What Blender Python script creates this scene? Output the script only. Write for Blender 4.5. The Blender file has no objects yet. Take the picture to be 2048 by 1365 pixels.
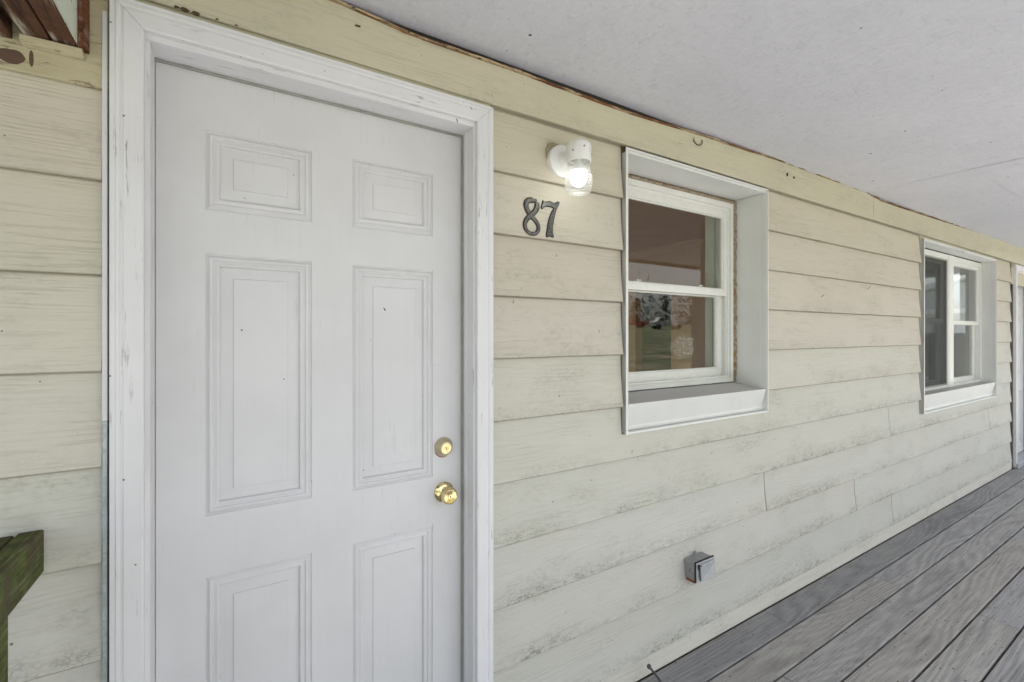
import bpy, bmesh, math, random
from mathutils import Vector, Matrix

S = bpy.context.scene
C = S.collection
random.seed(7)
EYE = 1.42                      # camera height above the deck
def Z(r): return EYE + r        # heights measured from eye level

# ------------------------------------------------------------------ camera
cam_d = bpy.data.cameras.new("camera")
cam_d.sensor_width = 36.0
cam_d.lens = 15.996
cam_d.shift_y = -13.5 / 2048
cam_d.clip_start = 0.02
cam_d.clip_end = 600
cam = bpy.data.objects.new("camera", cam_d)
C.objects.link(cam)
cam.location = (0, -1.312, EYE)
cam.rotation_euler = (math.radians(90), 0, math.radians(-31.655))
S.camera = cam

# ------------------------------------------------------------------ light
SUN_EL, SUN_AZ = 60.0, 155.0      # sun high in front of the porch (azimuth from +y towards +x)
w = bpy.data.worlds.new("World")
S.world = w
w.use_nodes = True
wn = w.node_tree
for n in list(wn.nodes): wn.nodes.remove(n)
sky = wn.nodes.new("ShaderNodeTexSky")
sky.sky_type = 'NISHITA'
sky.sun_disc = False
sky.sun_elevation = math.radians(SUN_EL)
sky.sun_rotation = math.radians(SUN_AZ)
sky.dust_density = 2.5
sky.ozone_density = 1.0
bg = wn.nodes.new("ShaderNodeBackground")
bg.inputs["Strength"].default_value = 0.10
wo = wn.nodes.new("ShaderNodeOutputWorld")
# thin bright cloud veil: the blue is half washed out, evenly over the whole sky
veil = wn.nodes.new("ShaderNodeRGBToBW")
vm = wn.nodes.new("ShaderNodeMix"); vm.data_type = 'RGBA'
vm.inputs[0].default_value = 0.6
wn.links.new(sky.outputs[0], veil.inputs[0])
wn.links.new(sky.outputs[0], vm.inputs[6]); wn.links.new(veil.outputs[0], vm.inputs[7])
wn.links.new(vm.outputs[2], bg.inputs[0])
wn.links.new(bg.outputs[0], wo.inputs[0])

sd = bpy.data.lights.new("sun", 'SUN')
sd.energy = 5.0
sd.angle = math.radians(0.6)
sd.color = (1.0, 0.958, 0.94)
sun = bpy.data.objects.new("sun", sd)
C.objects.link(sun)
el, az = math.radians(SUN_EL), math.radians(SUN_AZ)
sdir = Vector((math.sin(az) * math.cos(el), math.cos(az) * math.cos(el), math.sin(el)))
sun.rotation_euler = sdir.to_track_quat('Z', 'Y').to_euler()
sun.location = (0, 0, 30)

S.view_settings.view_transform = 'Standard'
S.view_settings.look = 'None'
S.view_settings.gamma = 1
S.view_settings.use_curve_mapping = False
S.view_settings.exposure = 2.04
S.render.engine = 'CYCLES'
S.cycles.use_denoising = True
S.cycles.max_bounces = 10
S.cycles.diffuse_bounces = 6
S.cycles.transparent_max_bounces = 16
S.cycles.sample_clamp_indirect = 6.0

# ------------------------------------------------------------------ node helpers
class NT:
    def __init__(s, name):
        s.m = bpy.data.materials.new(name)
        s.m.use_nodes = True
        s.t = s.m.node_tree
        for n in list(s.t.nodes): s.t.nodes.remove(n)
        s.out = s.t.nodes.new("ShaderNodeOutputMaterial")
    def n(s, typ, props=None, **ins):
        nd = s.t.nodes.new("ShaderNode" + typ)
        for k, v in (props or {}).items(): setattr(nd, k, v)
        for k, v in ins.items():
            key = int(k[1:]) if k[0] == '_' and k[1:].isdigit() else k.replace('_', ' ')
            s.set(nd.inputs[key], v)
        return nd
    def set(s, inp, v):
        if isinstance(v, bpy.types.NodeSocket): s.t.links.new(v, inp)
        elif v is not None:
            if isinstance(v, tuple) and len(v) == 3 and inp.type == 'RGBA': v = v + (1,)
            inp.default_value = v
    def obj(s): return s.n("TexCoord").outputs["Object"]
    def uv(s): return s.n("TexCoord").outputs["UV"]
    def rnd(s): return s.n("ObjectInfo").outputs["Random"]
    def map(s, vec, scale=(1, 1, 1), loc=(0, 0, 0), rot=(0, 0, 0)):
        return s.n("Mapping", None, Vector=vec, Scale=scale, Location=loc, Rotation=rot).outputs[0]
    def shift(s, vec):            # offset a coordinate by an amount of the object's own
        r = s.rnd()
        c = s.n("CombineXYZ", None, X=s.math('MULTIPLY', r, 37.0), Y=s.math('MULTIPLY', r, 91.0), Z=s.math('MULTIPLY', r, 53.0)).outputs[0]
        return s.n("VectorMath", {'operation': 'ADD'}, _0=vec, _1=c).outputs[0]
    def noise(s, vec, scale, detail=4.0, rough=0.55, dist=0.0):
        return s.n("TexNoise", None, Vector=vec, Scale=scale, Detail=detail, Roughness=rough, Distortion=dist).outputs[0]
    def math(s, op, a, b=0.0, clamp=False):
        return s.n("Math", {'operation': op, 'use_clamp': clamp}, _0=a, _1=b).outputs[0]
    def ramp(s, fac, lo, hi, a=0.0, b=1.0):
        return s.n("MapRange", {'clamp': True}, Value=fac, From_Min=lo, From_Max=hi, To_Min=a, To_Max=b).outputs[0]
    def mix(s, fac, a, b, blend='MIX'):
        nd = s.t.nodes.new("ShaderNodeMix")
        nd.data_type = 'RGBA'; nd.blend_type = blend
        s.set(nd.inputs[0], fac); s.set(nd.inputs[6], a); s.set(nd.inputs[7], b)
        return nd.outputs[2]
    def specks(s, vec, scale, size, keep, stretch=(1, 1, 1), loc=(0, 0, 0), rot=None):
        if rot: vec = s.map(vec, (1, 1, 1), (0, 0, 0), rot)
        v = s.map(vec, tuple(scale * q for q in stretch), loc)
        vo = s.n("TexVoronoi", {"voronoi_dimensions": "2D"} if stretch[2] == 0 else None, Vector=v, Scale=1.0)
        sep = s.n("SeparateColor", None, Color=vo.outputs["Color"]).outputs
        on = s.math('GREATER_THAN', sep[0], 1 - keep)
        r = s.math('MULTIPLY', sep[1], size)
        d = s.math('LESS_THAN', vo.outputs["Distance"], r)
        return s.math('MULTIPLY', on, d)
    def bump(s, h, strength=0.3, dist=0.002, normal=None):
        return s.n("Bump", None, Height=h, Strength=strength, Distance=dist, Normal=normal).outputs[0]
    def bsdf(s, color, rough=0.6, normal=None, metal=0.0, spec=0.4, **kw):
        p = s.n("BsdfPrincipled", None, Base_Color=color, Roughness=rough, Metallic=metal, **kw)
        p.inputs["Specular IOR Level"].default_value = spec
        if normal is not None: s.t.links.new(normal, p.inputs["Normal"])
        s.t.links.new(p.outputs[0], s.out.inputs[0])
        return s.m

def grey(v): return (v, v, v)

# ------------------------------------------------------------------ materials
def mk_siding():
    t = NT("siding_paint")
    uv = t.uv()
    oi = t.n("ObjectInfo")
    base = oi.outputs["Color"]
    dirt_amt = oi.outputs["Alpha"]
    suv = t.shift(uv)
    v = t.n("SeparateXYZ", None, Vector=uv).outputs[1]
    # embossed grain: thin, nearly level lines that break up
    warp = t.noise(t.map(suv, (2.0, 7.0, 1)), 1.0, 2.0)
    def wandered(sx, sy, amp):
        return t.n("VectorMath", {'operation': 'ADD'}, _0=t.map(suv, (sx, sy, 1)),
                   _1=t.n("CombineXYZ", None, X=0.0, Y=t.math('MULTIPLY', warp, amp), Z=0.0).outputs[0]).outputs[0]
    grain = t.noise(wandered(5.0, 175.0, 5.0), 1.0, 2.0, 0.6)
    lines = t.ramp(grain, 0.38, 0.47, 1.0, 0.0)
    patch = t.ramp(t.noise(t.map(suv, (3.0, 8.0, 1), (4, 9, 0)), 1.0, 4.0, 0.7), 0.40, 0.62)
    lines = t.math('MULTIPLY', lines, t.math('ADD', t.math('MULTIPLY', patch, 0.8), 0.2))
    fine = t.noise(t.map(suv, (45, 160, 1), (2, 2, 0)), 1.0, 4.0, 0.7)
    # colour mottling and weathering
    big = t.noise(t.map(suv, (1.6, 3.2, 1)), 1.0, 5.0, 0.65)
    c = t.mix(t.ramp(big, 0.3, 0.7, 0, 0.30), base, t.mix(1.0, base, (0.84, 0.84, 0.80), 'MULTIPLY'))
    pink = t.ramp(t.noise(t.map(suv, (0.9, 2.0, 1), (7, 3, 0)), 1.0, 3.0), 0.5, 0.75)
    c = t.mix(t.math('MULTIPLY', pink, 0.30), c, (0.57, 0.515, 0.44))
    c = t.mix(t.ramp(fine, 0.50, 0.72, 0, 0.13), c, (0.30, 0.28, 0.22))
    c = t.mix(t.math('MULTIPLY', t.math('MULTIPLY', lines, t.math('SUBTRACT', 1.0, t.math('MULTIPLY', dirt_amt, 0.75))), 0.27), c, (0.28, 0.25, 0.18))
    # mildew smudges: cloudy, with a speckled inside
    smn = t.ramp(t.noise(t.map(suv, (3.2, 7.0, 1), (1, 5, 0)), 1.0, 5.0, 0.6), 0.52, 0.70)
    smk = t.ramp(t.noise(t.map(suv, (45, 75, 1), (6, 1, 0)), 1.0, 4.0, 0.75), 0.46, 0.66)
    c = t.mix(t.math('MULTIPLY', t.math('MULTIPLY', smn, smk), 0.42), c, (0.22, 0.20, 0.15))
    c = t.mix(t.math('MULTIPLY', smn, 0.07), c, (0.30, 0.28, 0.22))
    # alligatored paint with dirt in the cracks along the lower edge of weathered boards
    edge = t.ramp(v, 0.0, 0.080, 1.0, 0.0)
    edge = t.math('POWER', edge, 1.5)
    em = t.noise(t.map(suv, (2.2, 4.0, 1), (3, 3, 0)), 1.0, 5.0, 0.65)
    edge = t.math('MULTIPLY', edge, t.ramp(em, 0.36, 0.58))
    crv = t.n("TexVoronoi", {'feature': 'DISTANCE_TO_EDGE'}, Vector=wandered(75.0, 150.0, 5.0), Scale=1.0).outputs[0]
    crack = t.ramp(crv, 0.04, 0.20, 1.0, 0.0)
    brk = t.ramp(t.noise(t.map(suv, (25, 50, 1)), 1.0, 4.0, 0.7), 0.40, 0.60)
    ce = t.math('MULTIPLY', t.math('MULTIPLY', t.math('MULTIPLY', crack, brk), edge), dirt_amt)
    c = t.mix(t.math('MULTIPLY', ce, 1.0, True), c, (0.095, 0.088, 0.065))
    c = t.mix(t.math('MULTIPLY', t.math('MULTIPLY', edge, dirt_amt), 0.22), c, (0.30, 0.29, 0.22))
    # lap shadow painted as a dark line under the board above; darkened drip edge
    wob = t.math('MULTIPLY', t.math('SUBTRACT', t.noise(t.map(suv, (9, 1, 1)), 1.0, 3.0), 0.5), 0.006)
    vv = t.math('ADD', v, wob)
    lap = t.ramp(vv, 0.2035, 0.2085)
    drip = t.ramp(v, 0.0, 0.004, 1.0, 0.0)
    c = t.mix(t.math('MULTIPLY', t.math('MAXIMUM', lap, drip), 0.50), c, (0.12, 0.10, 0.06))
    sp = t.specks(suv, 16.0, 0.045, 0.11, (1, 1, 0))
    sp2 = t.math("MAXIMUM", t.specks(suv, 6.0, 0.040, 0.055, (1, 3.0, 0), (5, 2, 0), (0, 0, 0.4)), t.specks(suv, 5.0, 0.045, 0.05, (4.0, 1, 0), (1, 7, 0), (0, 0, 0.25)))
    c = t.mix(t.math('MULTIPLY', sp, 0.75), c, (0.07, 0.06, 0.05))
    c = t.mix(t.math('MULTIPLY', sp2, 0.85), c, (0.04, 0.036, 0.03))
    h = t.math('SUBTRACT', t.math('MULTIPLY', lines, -0.8), t.math('MULTIPLY', ce, 0.8))
    nb = t.bump(h, 0.7, 0.0014)
    return t.bsdf(c, 0.62, nb, spec=0.3)

BLOBS = [(0.310, 0.026), (0.340, 0.030)]
def mk_frieze_chipped():
    # cream paint flaking off dark brown old paint
    t = NT("flaking_cream_paint")
    o = t.obj()
    so = t.shift(o)
    g = t.noise(t.map(so, (9, 9, 170)), 1.0, 4.0, 0.6)
    n1 = t.noise(t.map(so, (14, 14, 30)), 1.0, 5.0, 0.65)
    c = t.mix(t.ramp(n1, 0.3, 0.7), (0.43, 0.39, 0.25), (0.50, 0.46, 0.31))
    c = t.mix(t.math('MULTIPLY', t.ramp(g, 0.36, 0.46, 1, 0), 0.5), c, (0.25, 0.21, 0.13))
    ns = t.noise(t.map(so, (22, 22, 95), (2, 0, 4)), 1.0, 5.0, 0.65)
    c = t.mix(t.math('MULTIPLY', t.ramp(ns, 0.60, 0.66), 0.8), c, (0.17, 0.12, 0.075))
    # two bare patches
    dn = t.noise(t.map(o, (40, 40, 40)), 1.0, 3.0)
    def blob(x, z, rx, rz):
        q = t.n("VectorMath", {'operation': 'LENGTH'}, _0=t.map(o, (1 / rx, 0.0, 1 / rz), (-x / rx, 0, -z / rz))).outputs["Value"]
        return t.math('LESS_THAN', t.math('ADD', q, t.math('MULTIPLY', t.math('SUBTRACT', dn, 0.5), 0.9)), 1.0)
    b = t.math('MAXIMUM', blob(BLOBS[0][0], BLOBS[0][1], 0.022, 0.016), blob(BLOBS[1][0], BLOBS[1][1], 0.0035, 0.016))
    c = t.mix(b, c, (0.115, 0.07, 0.05))
    return t.bsdf(c, 0.6, t.bump(t.math('SUBTRACT', g, t.math('MULTIPLY', b, 0.8)), 0.5, 0.0015), spec=0.3)

def mk_white(name, col=(0.70, 0.70, 0.71), grime=0.5, rough=0.42, vert=True, spk=1.0):
    t = NT(name)
    so = t.shift(t.obj())
    sc = (120, 120, 3.0) if vert else (3.0, 120, 120)
    br = t.noise(t.map(so, sc), 1.0, 3.0, 0.6)
    big = t.noise(so, 5.0, 4.0, 0.6)
    c = t.mix(t.ramp(big, 0.35, 0.7), col, tuple(q * 0.93 for q in col))
    c = t.mix(t.math('MULTIPLY', t.ramp(br, 0.56, 0.74), 0.09), c, tuple(q * 0.68 for q in col))
    scr = t.noise(t.map(so, (105, 105, 7) if vert else (7, 105, 105), (3, 1, 2)), 1.0, 5.0, 0.7)
    gr = t.ramp(t.noise(so, 3.6, 4.0, 0.65, 0.3), 0.50, 0.62)
    c = t.mix(t.math('MULTIPLY', t.math('MULTIPLY', t.ramp(scr, 0.60, 0.645), gr), grime), c, (0.16, 0.15, 0.14))
    if spk:
        c = t.mix(t.math('MULTIPLY', t.specks(so, 42.0, 0.10, 0.22 * spk), 0.85), c, (0.04, 0.04, 0.04))
        c = t.mix(t.math('MULTIPLY', t.specks(so, 7.0, 0.050, 0.30 * spk, (3.0, 1, 1.0), (3, 3, 3), (0, 0.5, 0)), 0.9), c, (0.035, 0.03, 0.03))
    return t.bsdf(c, rough, t.bump(t.math('ADD', br, t.math('MULTIPLY', big, 0.5)), 0.12, 0.001), spec=0.4)

def mk_ceiling():
    t = NT("ceiling_paint")
    so = t.obj()
    st = t.noise(t.map(so, (20, 48, 1)), 1.0, 5.0, 0.7, 1.4)
    fl = t.noise(t.map(so, (55, 18, 1), (3, 3, 3), (0, 0, 0.5)), 1.0, 5.0, 0.65, 1.2)
    f3 = t.noise(t.map(so, (70, 26, 1), (9, 3, 3), (0, 0, -0.9)), 1.0, 4.0, 0.65, 0.8)
    big = t.noise(so, 1.3, 5.0, 0.65)
    c = t.mix(t.ramp(big, 0.3, 0.7), (0.57, 0.575, 0.61), (0.64, 0.645, 0.675))
    c = t.mix(t.ramp(st, 0.53, 0.66, 0, 0.22), c, (0.34, 0.34, 0.365))
    c = t.mix(t.ramp(fl, 0.56, 0.66, 0, 0.22), c, (0.34, 0.34, 0.365))
    c = t.mix(t.ramp(f3, 0.55, 0.66, 0, 0.34), c, (0.72, 0.72, 0.75))
    sp = t.specks(so, 6.0, 0.040, 0.17, (1, 1, 0))
    sp2 = t.specks(so, 9.0, 0.040, 0.05, (1, 2.6, 0), (5, 2, 0), (0, 0, 0.8))
    c = t.mix(t.math('MAXIMUM', t.math('MULTIPLY', sp, 0.95), t.math('MULTIPLY', sp2, 0.7)), c, (0.04, 0.04, 0.04))
    return t.bsdf(c, 0.7, t.bump(t.math('ADD', st, t.math('ADD', fl, f3)), 0.6, 0.003), spec=0.2)

def mk_deck():
    t = NT("weathered_deck_wood")
    so = t.shift(t.obj())
    oi = t.n("ObjectInfo")
    base = oi.outputs["Color"]
    warp = t.noise(t.map(so, (0.75, 4.0, 4.0)), 1.0, 1.0, 0.4)
    rings = t.math('ADD', t.math('MULTIPLY', t.n("SeparateXYZ", None, Vector=so).outputs[1], 85.0), t.math('MULTIPLY', warp, 42.0))
    wv = t.math('ADD', t.math('MULTIPLY', t.math('SINE', t.math('MULTIPLY', rings, 2.2)), 0.5), 0.5)
    fine = t.noise(t.map(so, (7, 260, 100)), 1.0, 4.0, 0.7)
    blot = t.noise(t.map(so, (2.0, 9, 9)), 1.0, 5.0, 0.65)
    wmask = t.ramp(t.noise(t.map(so, (1.2, 5, 5), (8, 8, 8)), 1.0, 2.0), 0.35, 0.65, 0.15, 0.52)
    c = t.mix(t.math('MULTIPLY', wv, wmask), base, (0.52, 0.52, 0.54), 'MULTIPLY')
    c = t.mix(t.math('MULTIPLY', t.ramp(fine, 0.48, 0.66), 0.55), c, (0.075, 0.073, 0.074))
    c = t.mix(t.math('MULTIPLY', t.ramp(blot, 0.50, 0.72), 0.42), c, (0.10, 0.097, 0.092))
    c = t.mix(t.math('MULTIPLY', t.ramp(blot, 0.44, 0.25), 0.30), c, (0.36, 0.33, 0.28))
    sp = t.specks(so, 30.0, 0.14, 0.10, (1, 1, 0))
    c = t.mix(t.math('MULTIPLY', sp, 0.8), c, (0.03, 0.028, 0.025))
    h = t.math('SUBTRACT', t.math('MULTIPLY', wv, -0.6), fine)
    return t.bsdf(c, 0.72, t.bump(h, 0.45, 0.0015), spec=0.25)

def mk_moss():
    t = NT("mossy_wood")
    so = t.shift(t.obj())
    g = t.noise(t.map(so, (140, 7, 140)), 1.0, 5.0, 0.7)
    g2 = t.noise(t.map(so, (110, 110, 5)), 1.0, 4.0, 0.6)
    b = t.noise(so, 26.0, 5.0, 0.65)
    c = t.mix(t.ramp(b, 0.35, 0.65), (0.055, 0.070, 0.020), (0.115, 0.140, 0.042))
    c = t.mix(t.math('MULTIPLY', t.ramp(g, 0.52, 0.64), 0.75), c, (0.22, 0.19, 0.12))
    c = t.mix(t.math('MULTIPLY', t.ramp(g, 0.44, 0.34), 0.8), c, (0.018, 0.02, 0.012))
    c = t.mix(t.ramp(t.noise(so, 11.0, 4.0), 0.45, 0.62, 0, 0.75), c, (0.085, 0.065, 0.042))
    return t.bsdf(c, 0.85, t.bump(t.math('ADD', g, b), 0.8, 0.002), spec=0.15)

def mk_brown(name="flaking_brown_paint", white=0.5, base=(0.085, 0.036, 0.020)):
    t = NT(name)
    so = t.shift(t.obj())
    g = t.noise(t.map(so, (90, 5, 60)), 1.0, 5.0, 0.7)
    b = t.noise(so, 30.0, 5.0, 0.7)
    c = t.mix(t.ramp(b, 0.3, 0.7), base, tuple(q * 1.7 for q in base))
    c = t.mix(t.math('MULTIPLY', t.ramp(g, 0.46, 0.36), 0.8), c, (0.02, 0.012, 0.008))
    pat = t.noise(t.map(so, (16, 6, 16)), 1.0, 3.0, 0.5)
    pe = t.math('MULTIPLY', t.ramp(g, 0.50, 0.60), t.ramp(pat, 0.52 - 0.1 * white, 0.62 - 0.1 * white))
    c = t.mix(t.math('MULTIPLY', pe, white, True), c, (0.50, 0.50, 0.42))
    return t.bsdf(c, 0.65, t.bump(t.math('ADD', g, b), 0.8, 0.0025), spec=0.25)

def mk_mint():
    t = NT("flaking_pale_green_paint")
    so = t.shift(t.obj())
    g = t.noise(t.map(so, (5, 8, 70)), 1.0, 5.0, 0.7)
    pat = t.noise(t.map(so, (20, 20, 20)), 1.0, 4.0, 0.7)
    c = t.mix(t.noise(so, 12.0), (0.55, 0.60, 0.50), (0.64, 0.67, 0.56))
    c = t.mix(t.math('MULTIPLY', t.ramp(pat, 0.60, 0.64), 1.0), c, (0.10, 0.055, 0.035))
    return t.bsdf(c, 0.6, t.bump(t.math('ADD', g, pat), 0.5, 0.002), spec=0.25)

def mk_trimline():
    t = NT("peeling_edge")
    so = t.shift(t.obj())
    a = t.noise(t.map(so, (9, 60, 60)), 1.0, 5.0, 0.7)
    b = t.noise(t.map(so, (5, 30, 30), (4, 4, 4)), 1.0, 4.0, 0.7)
    c = t.mix(t.ramp(a, 0.40, 0.56), (0.11, 0.040, 0.016), (0.46, 0.36, 0.22))
    c = t.mix(t.ramp(b, 0.52, 0.60), c, (0.19, 0.075, 0.028))
    c = t.mix(t.ramp(t.noise(t.map(so, (40, 90, 90)), 1.0, 4.0, 0.7), 0.58, 0.64), c, (0.035, 0.018, 0.010))
    return t.bsdf(c, 0.7, t.bump(a, 0.7, 0.003), spec=0.2)

def mk_plain(name, col, rough=0.5, metal=0.0, var=0.12, scale=25.0, bump=0.1, spec=0.4):
    t = NT(name)
    so = t.shift(t.obj())
    n = t.noise(so, scale, 4.0, 0.6)
    c = t.mix(t.ramp(n, 0.3, 0.7), tuple(q * (1 - var) for q in col), tuple(min(1, q * (1 + var)) for q in col))
    return t.bsdf(c, rough, t.bump(n, bump, 0.001), metal, spec)

def mk_caulk():
    t = NT("old_caulk")
    so = t.shift(t.obj())
    a = t.noise(so, 90.0, 5.0, 0.7)
    b = t.noise(so, 22.0, 4.0, 0.6)
    c = t.mix(t.ramp(a, 0.4, 0.6), (0.22, 0.17, 0.11), (0.40, 0.35, 0.27))
    c = t.mix(t.ramp(b, 0.58, 0.66), c, (0.24, 0.12, 0.03))
    c = t.mix(t.ramp(t.noise(so, 130.0, 2.0), 0.62, 0.66), c, (0.05, 0.035, 0.02))
    return t.bsdf(c, 0.8, t.bump(a, 0.9, 0.004), spec=0.15)

def mk_brass():
    t = NT("polished_brass")
    so = t.shift(t.obj())
    n = t.noise(so, 60.0, 4.0, 0.6)
    c = t.mix(t.ramp(n, 0.4, 0.7), (0.78, 0.64, 0.34), (0.66, 0.53, 0.28))
    return t.bsdf(c, t.ramp(n, 0.3, 0.8, 0.10, 0.24), t.bump(n, 0.02, 0.0005), 1.0, 0.5)

def mk_glass(name, base=0.05, gain=0.9, tint=(0.93, 0.95, 0.94), dirt=0.0, rough=0.0, dirtscale=1.0):
    # window glass: clear sheet with a Fresnel-like reflection, plus dust
    t = NT(name)
    geo = t.n("NewGeometry")
    dt = t.n("VectorMath", {'operation': 'DOT_PRODUCT'}, _0=geo.outputs["Normal"], _1=geo.outputs["Incoming"]).outputs["Value"]
    f = t.math('SUBTRACT', 1.0, t.math('ABSOLUTE', dt))
    f = t.math('POWER', f, 5.0)
    f = t.math('ADD', t.math('MULTIPLY', f, gain), base, True)
    tr = t.n("BsdfTransparent", None, Color=tint)
    gl = t.n("BsdfGlossy", None, Color=grey(0.95), Roughness=rough)
    mx = t.n("MixShader", None, Fac=f, _1=tr.outputs[0], _2=gl.outputs[0]).outputs[0]
    if dirt:
        so = t.obj()
        sp = t.specks(so, 110.0, 0.40, 0.6)
        wob = t.math('MULTIPLY', t.math('SUBTRACT', t.noise(so, 14.0, 3.0), 0.5), 1.2)
        def patch(x, z, rx, rz):
            q = t.n("VectorMath", {'operation': 'LENGTH'}, _0=t.map(so, (1 / rx, 0.0, 1 / rz), (-x / rx, 0, -z / rz))).outputs["Value"]
            return t.ramp(t.math('ADD', q, wob), 1.0, 0.7)
        reg = t.math('MAXIMUM', patch(0.12, 0.12, 0.10, 0.075), t.math('MULTIPLY', patch(0.06, 0.30, 0.035, 0.10), 0.5))
        dd = t.math('MULTIPLY', t.math('MULTIPLY', sp, reg), dirt)
        film = t.math('MULTIPLY', reg, 0.08)
        df = t.n("BsdfDiffuse", None, Color=(0.62, 0.60, 0.56))
        mx = t.n("MixShader", None, Fac=t.math('ADD', dd, film, True), _1=mx, _2=df.outputs[0]).outputs[0]
    t.t.links.new(mx, t.out.inputs[0])
    return t.m
DIRT = (2.2, 0.4)

def mk_jar():
    t = NT("pressed_jar_glass")
    lw = t.n("LayerWeight", None, Blend=0.35)
    tr = t.n("BsdfTransparent", None, Color=(0.96, 0.97, 0.96))
    gl = t.n("BsdfGlossy", None, Color=grey(0.95), Roughness=0.08)
    tl = t.n("BsdfTranslucent", None, Color=grey(0.85))
    a = t.n("MixShader", None, Fac=t.math('ADD', t.math('MULTIPLY', lw.outputs["Facing"], 0.45), 0.06), _1=tr.outputs[0], _2=gl.outputs[0]).outputs[0]
    a = t.n("MixShader", None, Fac=0.10, _1=a, _2=tl.outputs[0]).outputs[0]
    t.t.links.new(a, t.out.inputs[0])
    return t.m

def mk_screen():
    t = NT("insect_screen")
    tr = t.n("BsdfTransparent", None, Color=grey(1.0))
    df = t.n("BsdfDiffuse", None, Color=(0.10, 0.105, 0.10))
    mx = t.n("MixShader", None, Fac=0.48, _1=tr.outputs[0], _2=df.outputs[0]).outputs[0]
    t.t.links.new(mx, t.out.inputs[0])
    return t.m

def mk_emit(col, strength):
    t = NT("lit_bulb")
    e = t.n("Emission", None, Color=col, Strength=strength)
    t.t.links.new(e.outputs[0], t.out.inputs[0])
    return t.m

def mk_ground():
    t = NT("lawn_ground")
    so = t.obj()
    a = t.noise(so, 0.35, 5.0, 0.65)
    b = t.noise(so, 14.0, 6.0, 0.75)
    c = t.mix(t.ramp(b, 0.3, 0.7), (0.060, 0.070, 0.032), (0.125, 0.135, 0.070))
    c = t.mix(t.ramp(a, 0.50, 0.66), c, (0.24, 0.20, 0.13))
    return t.bsdf(c, 0.95, t.bump(b, 1.0, 0.05), spec=0.1)

def mk_gravel():
    t = NT("gravel")
    so = t.obj()
    b = t.noise(so, 25.0, 6.0, 0.75)
    a = t.noise(so, 1.2, 4.0, 0.6)
    c = t.mix(t.ramp(b, 0.3, 0.7), (0.20, 0.20, 0.21), (0.45, 0.45, 0.46))
    c = t.mix(t.ramp(a, 0.5, 0.7, 0, 0.5), c, (0.20, 0.20, 0.20))
    return t.bsdf(c, 0.95, t.bump(b, 1.0, 0.03), spec=0.1)

def mk_pewter():
    t = NT("antiqued_pewter")
    so = t.shift(t.obj())
    n = t.noise(so, 140.0, 4.0, 0.65)
    c = t.mix(t.ramp(n, 0.35, 0.7), (0.070, 0.067, 0.062), (0.20, 0.195, 0.18))
    return t.bsdf(c, 0.38, t.bump(n, 0.35, 0.0006), 0.5, 0.5)

def mk_galv():
    t = NT("galvanised_metal")
    so = t.shift(t.obj())
    v = t.n("TexVoronoi", None, Vector=so, Scale=110.0)
    n = t.noise(so, 16.0, 4.0, 0.6)
    f = t.n("SeparateColor", None, Color=v.outputs["Color"]).outputs[0]
    c = t.mix(f, (0.38, 0.43, 0.44), (0.50, 0.55, 0.56))
    c = t.mix(t.ramp(n, 0.45, 0.7, 0, 0.5), c, (0.30, 0.33, 0.34))
    return t.bsdf(c, 0.45, t.bump(n, 0.1, 0.001), 0.35, 0.5)

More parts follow.
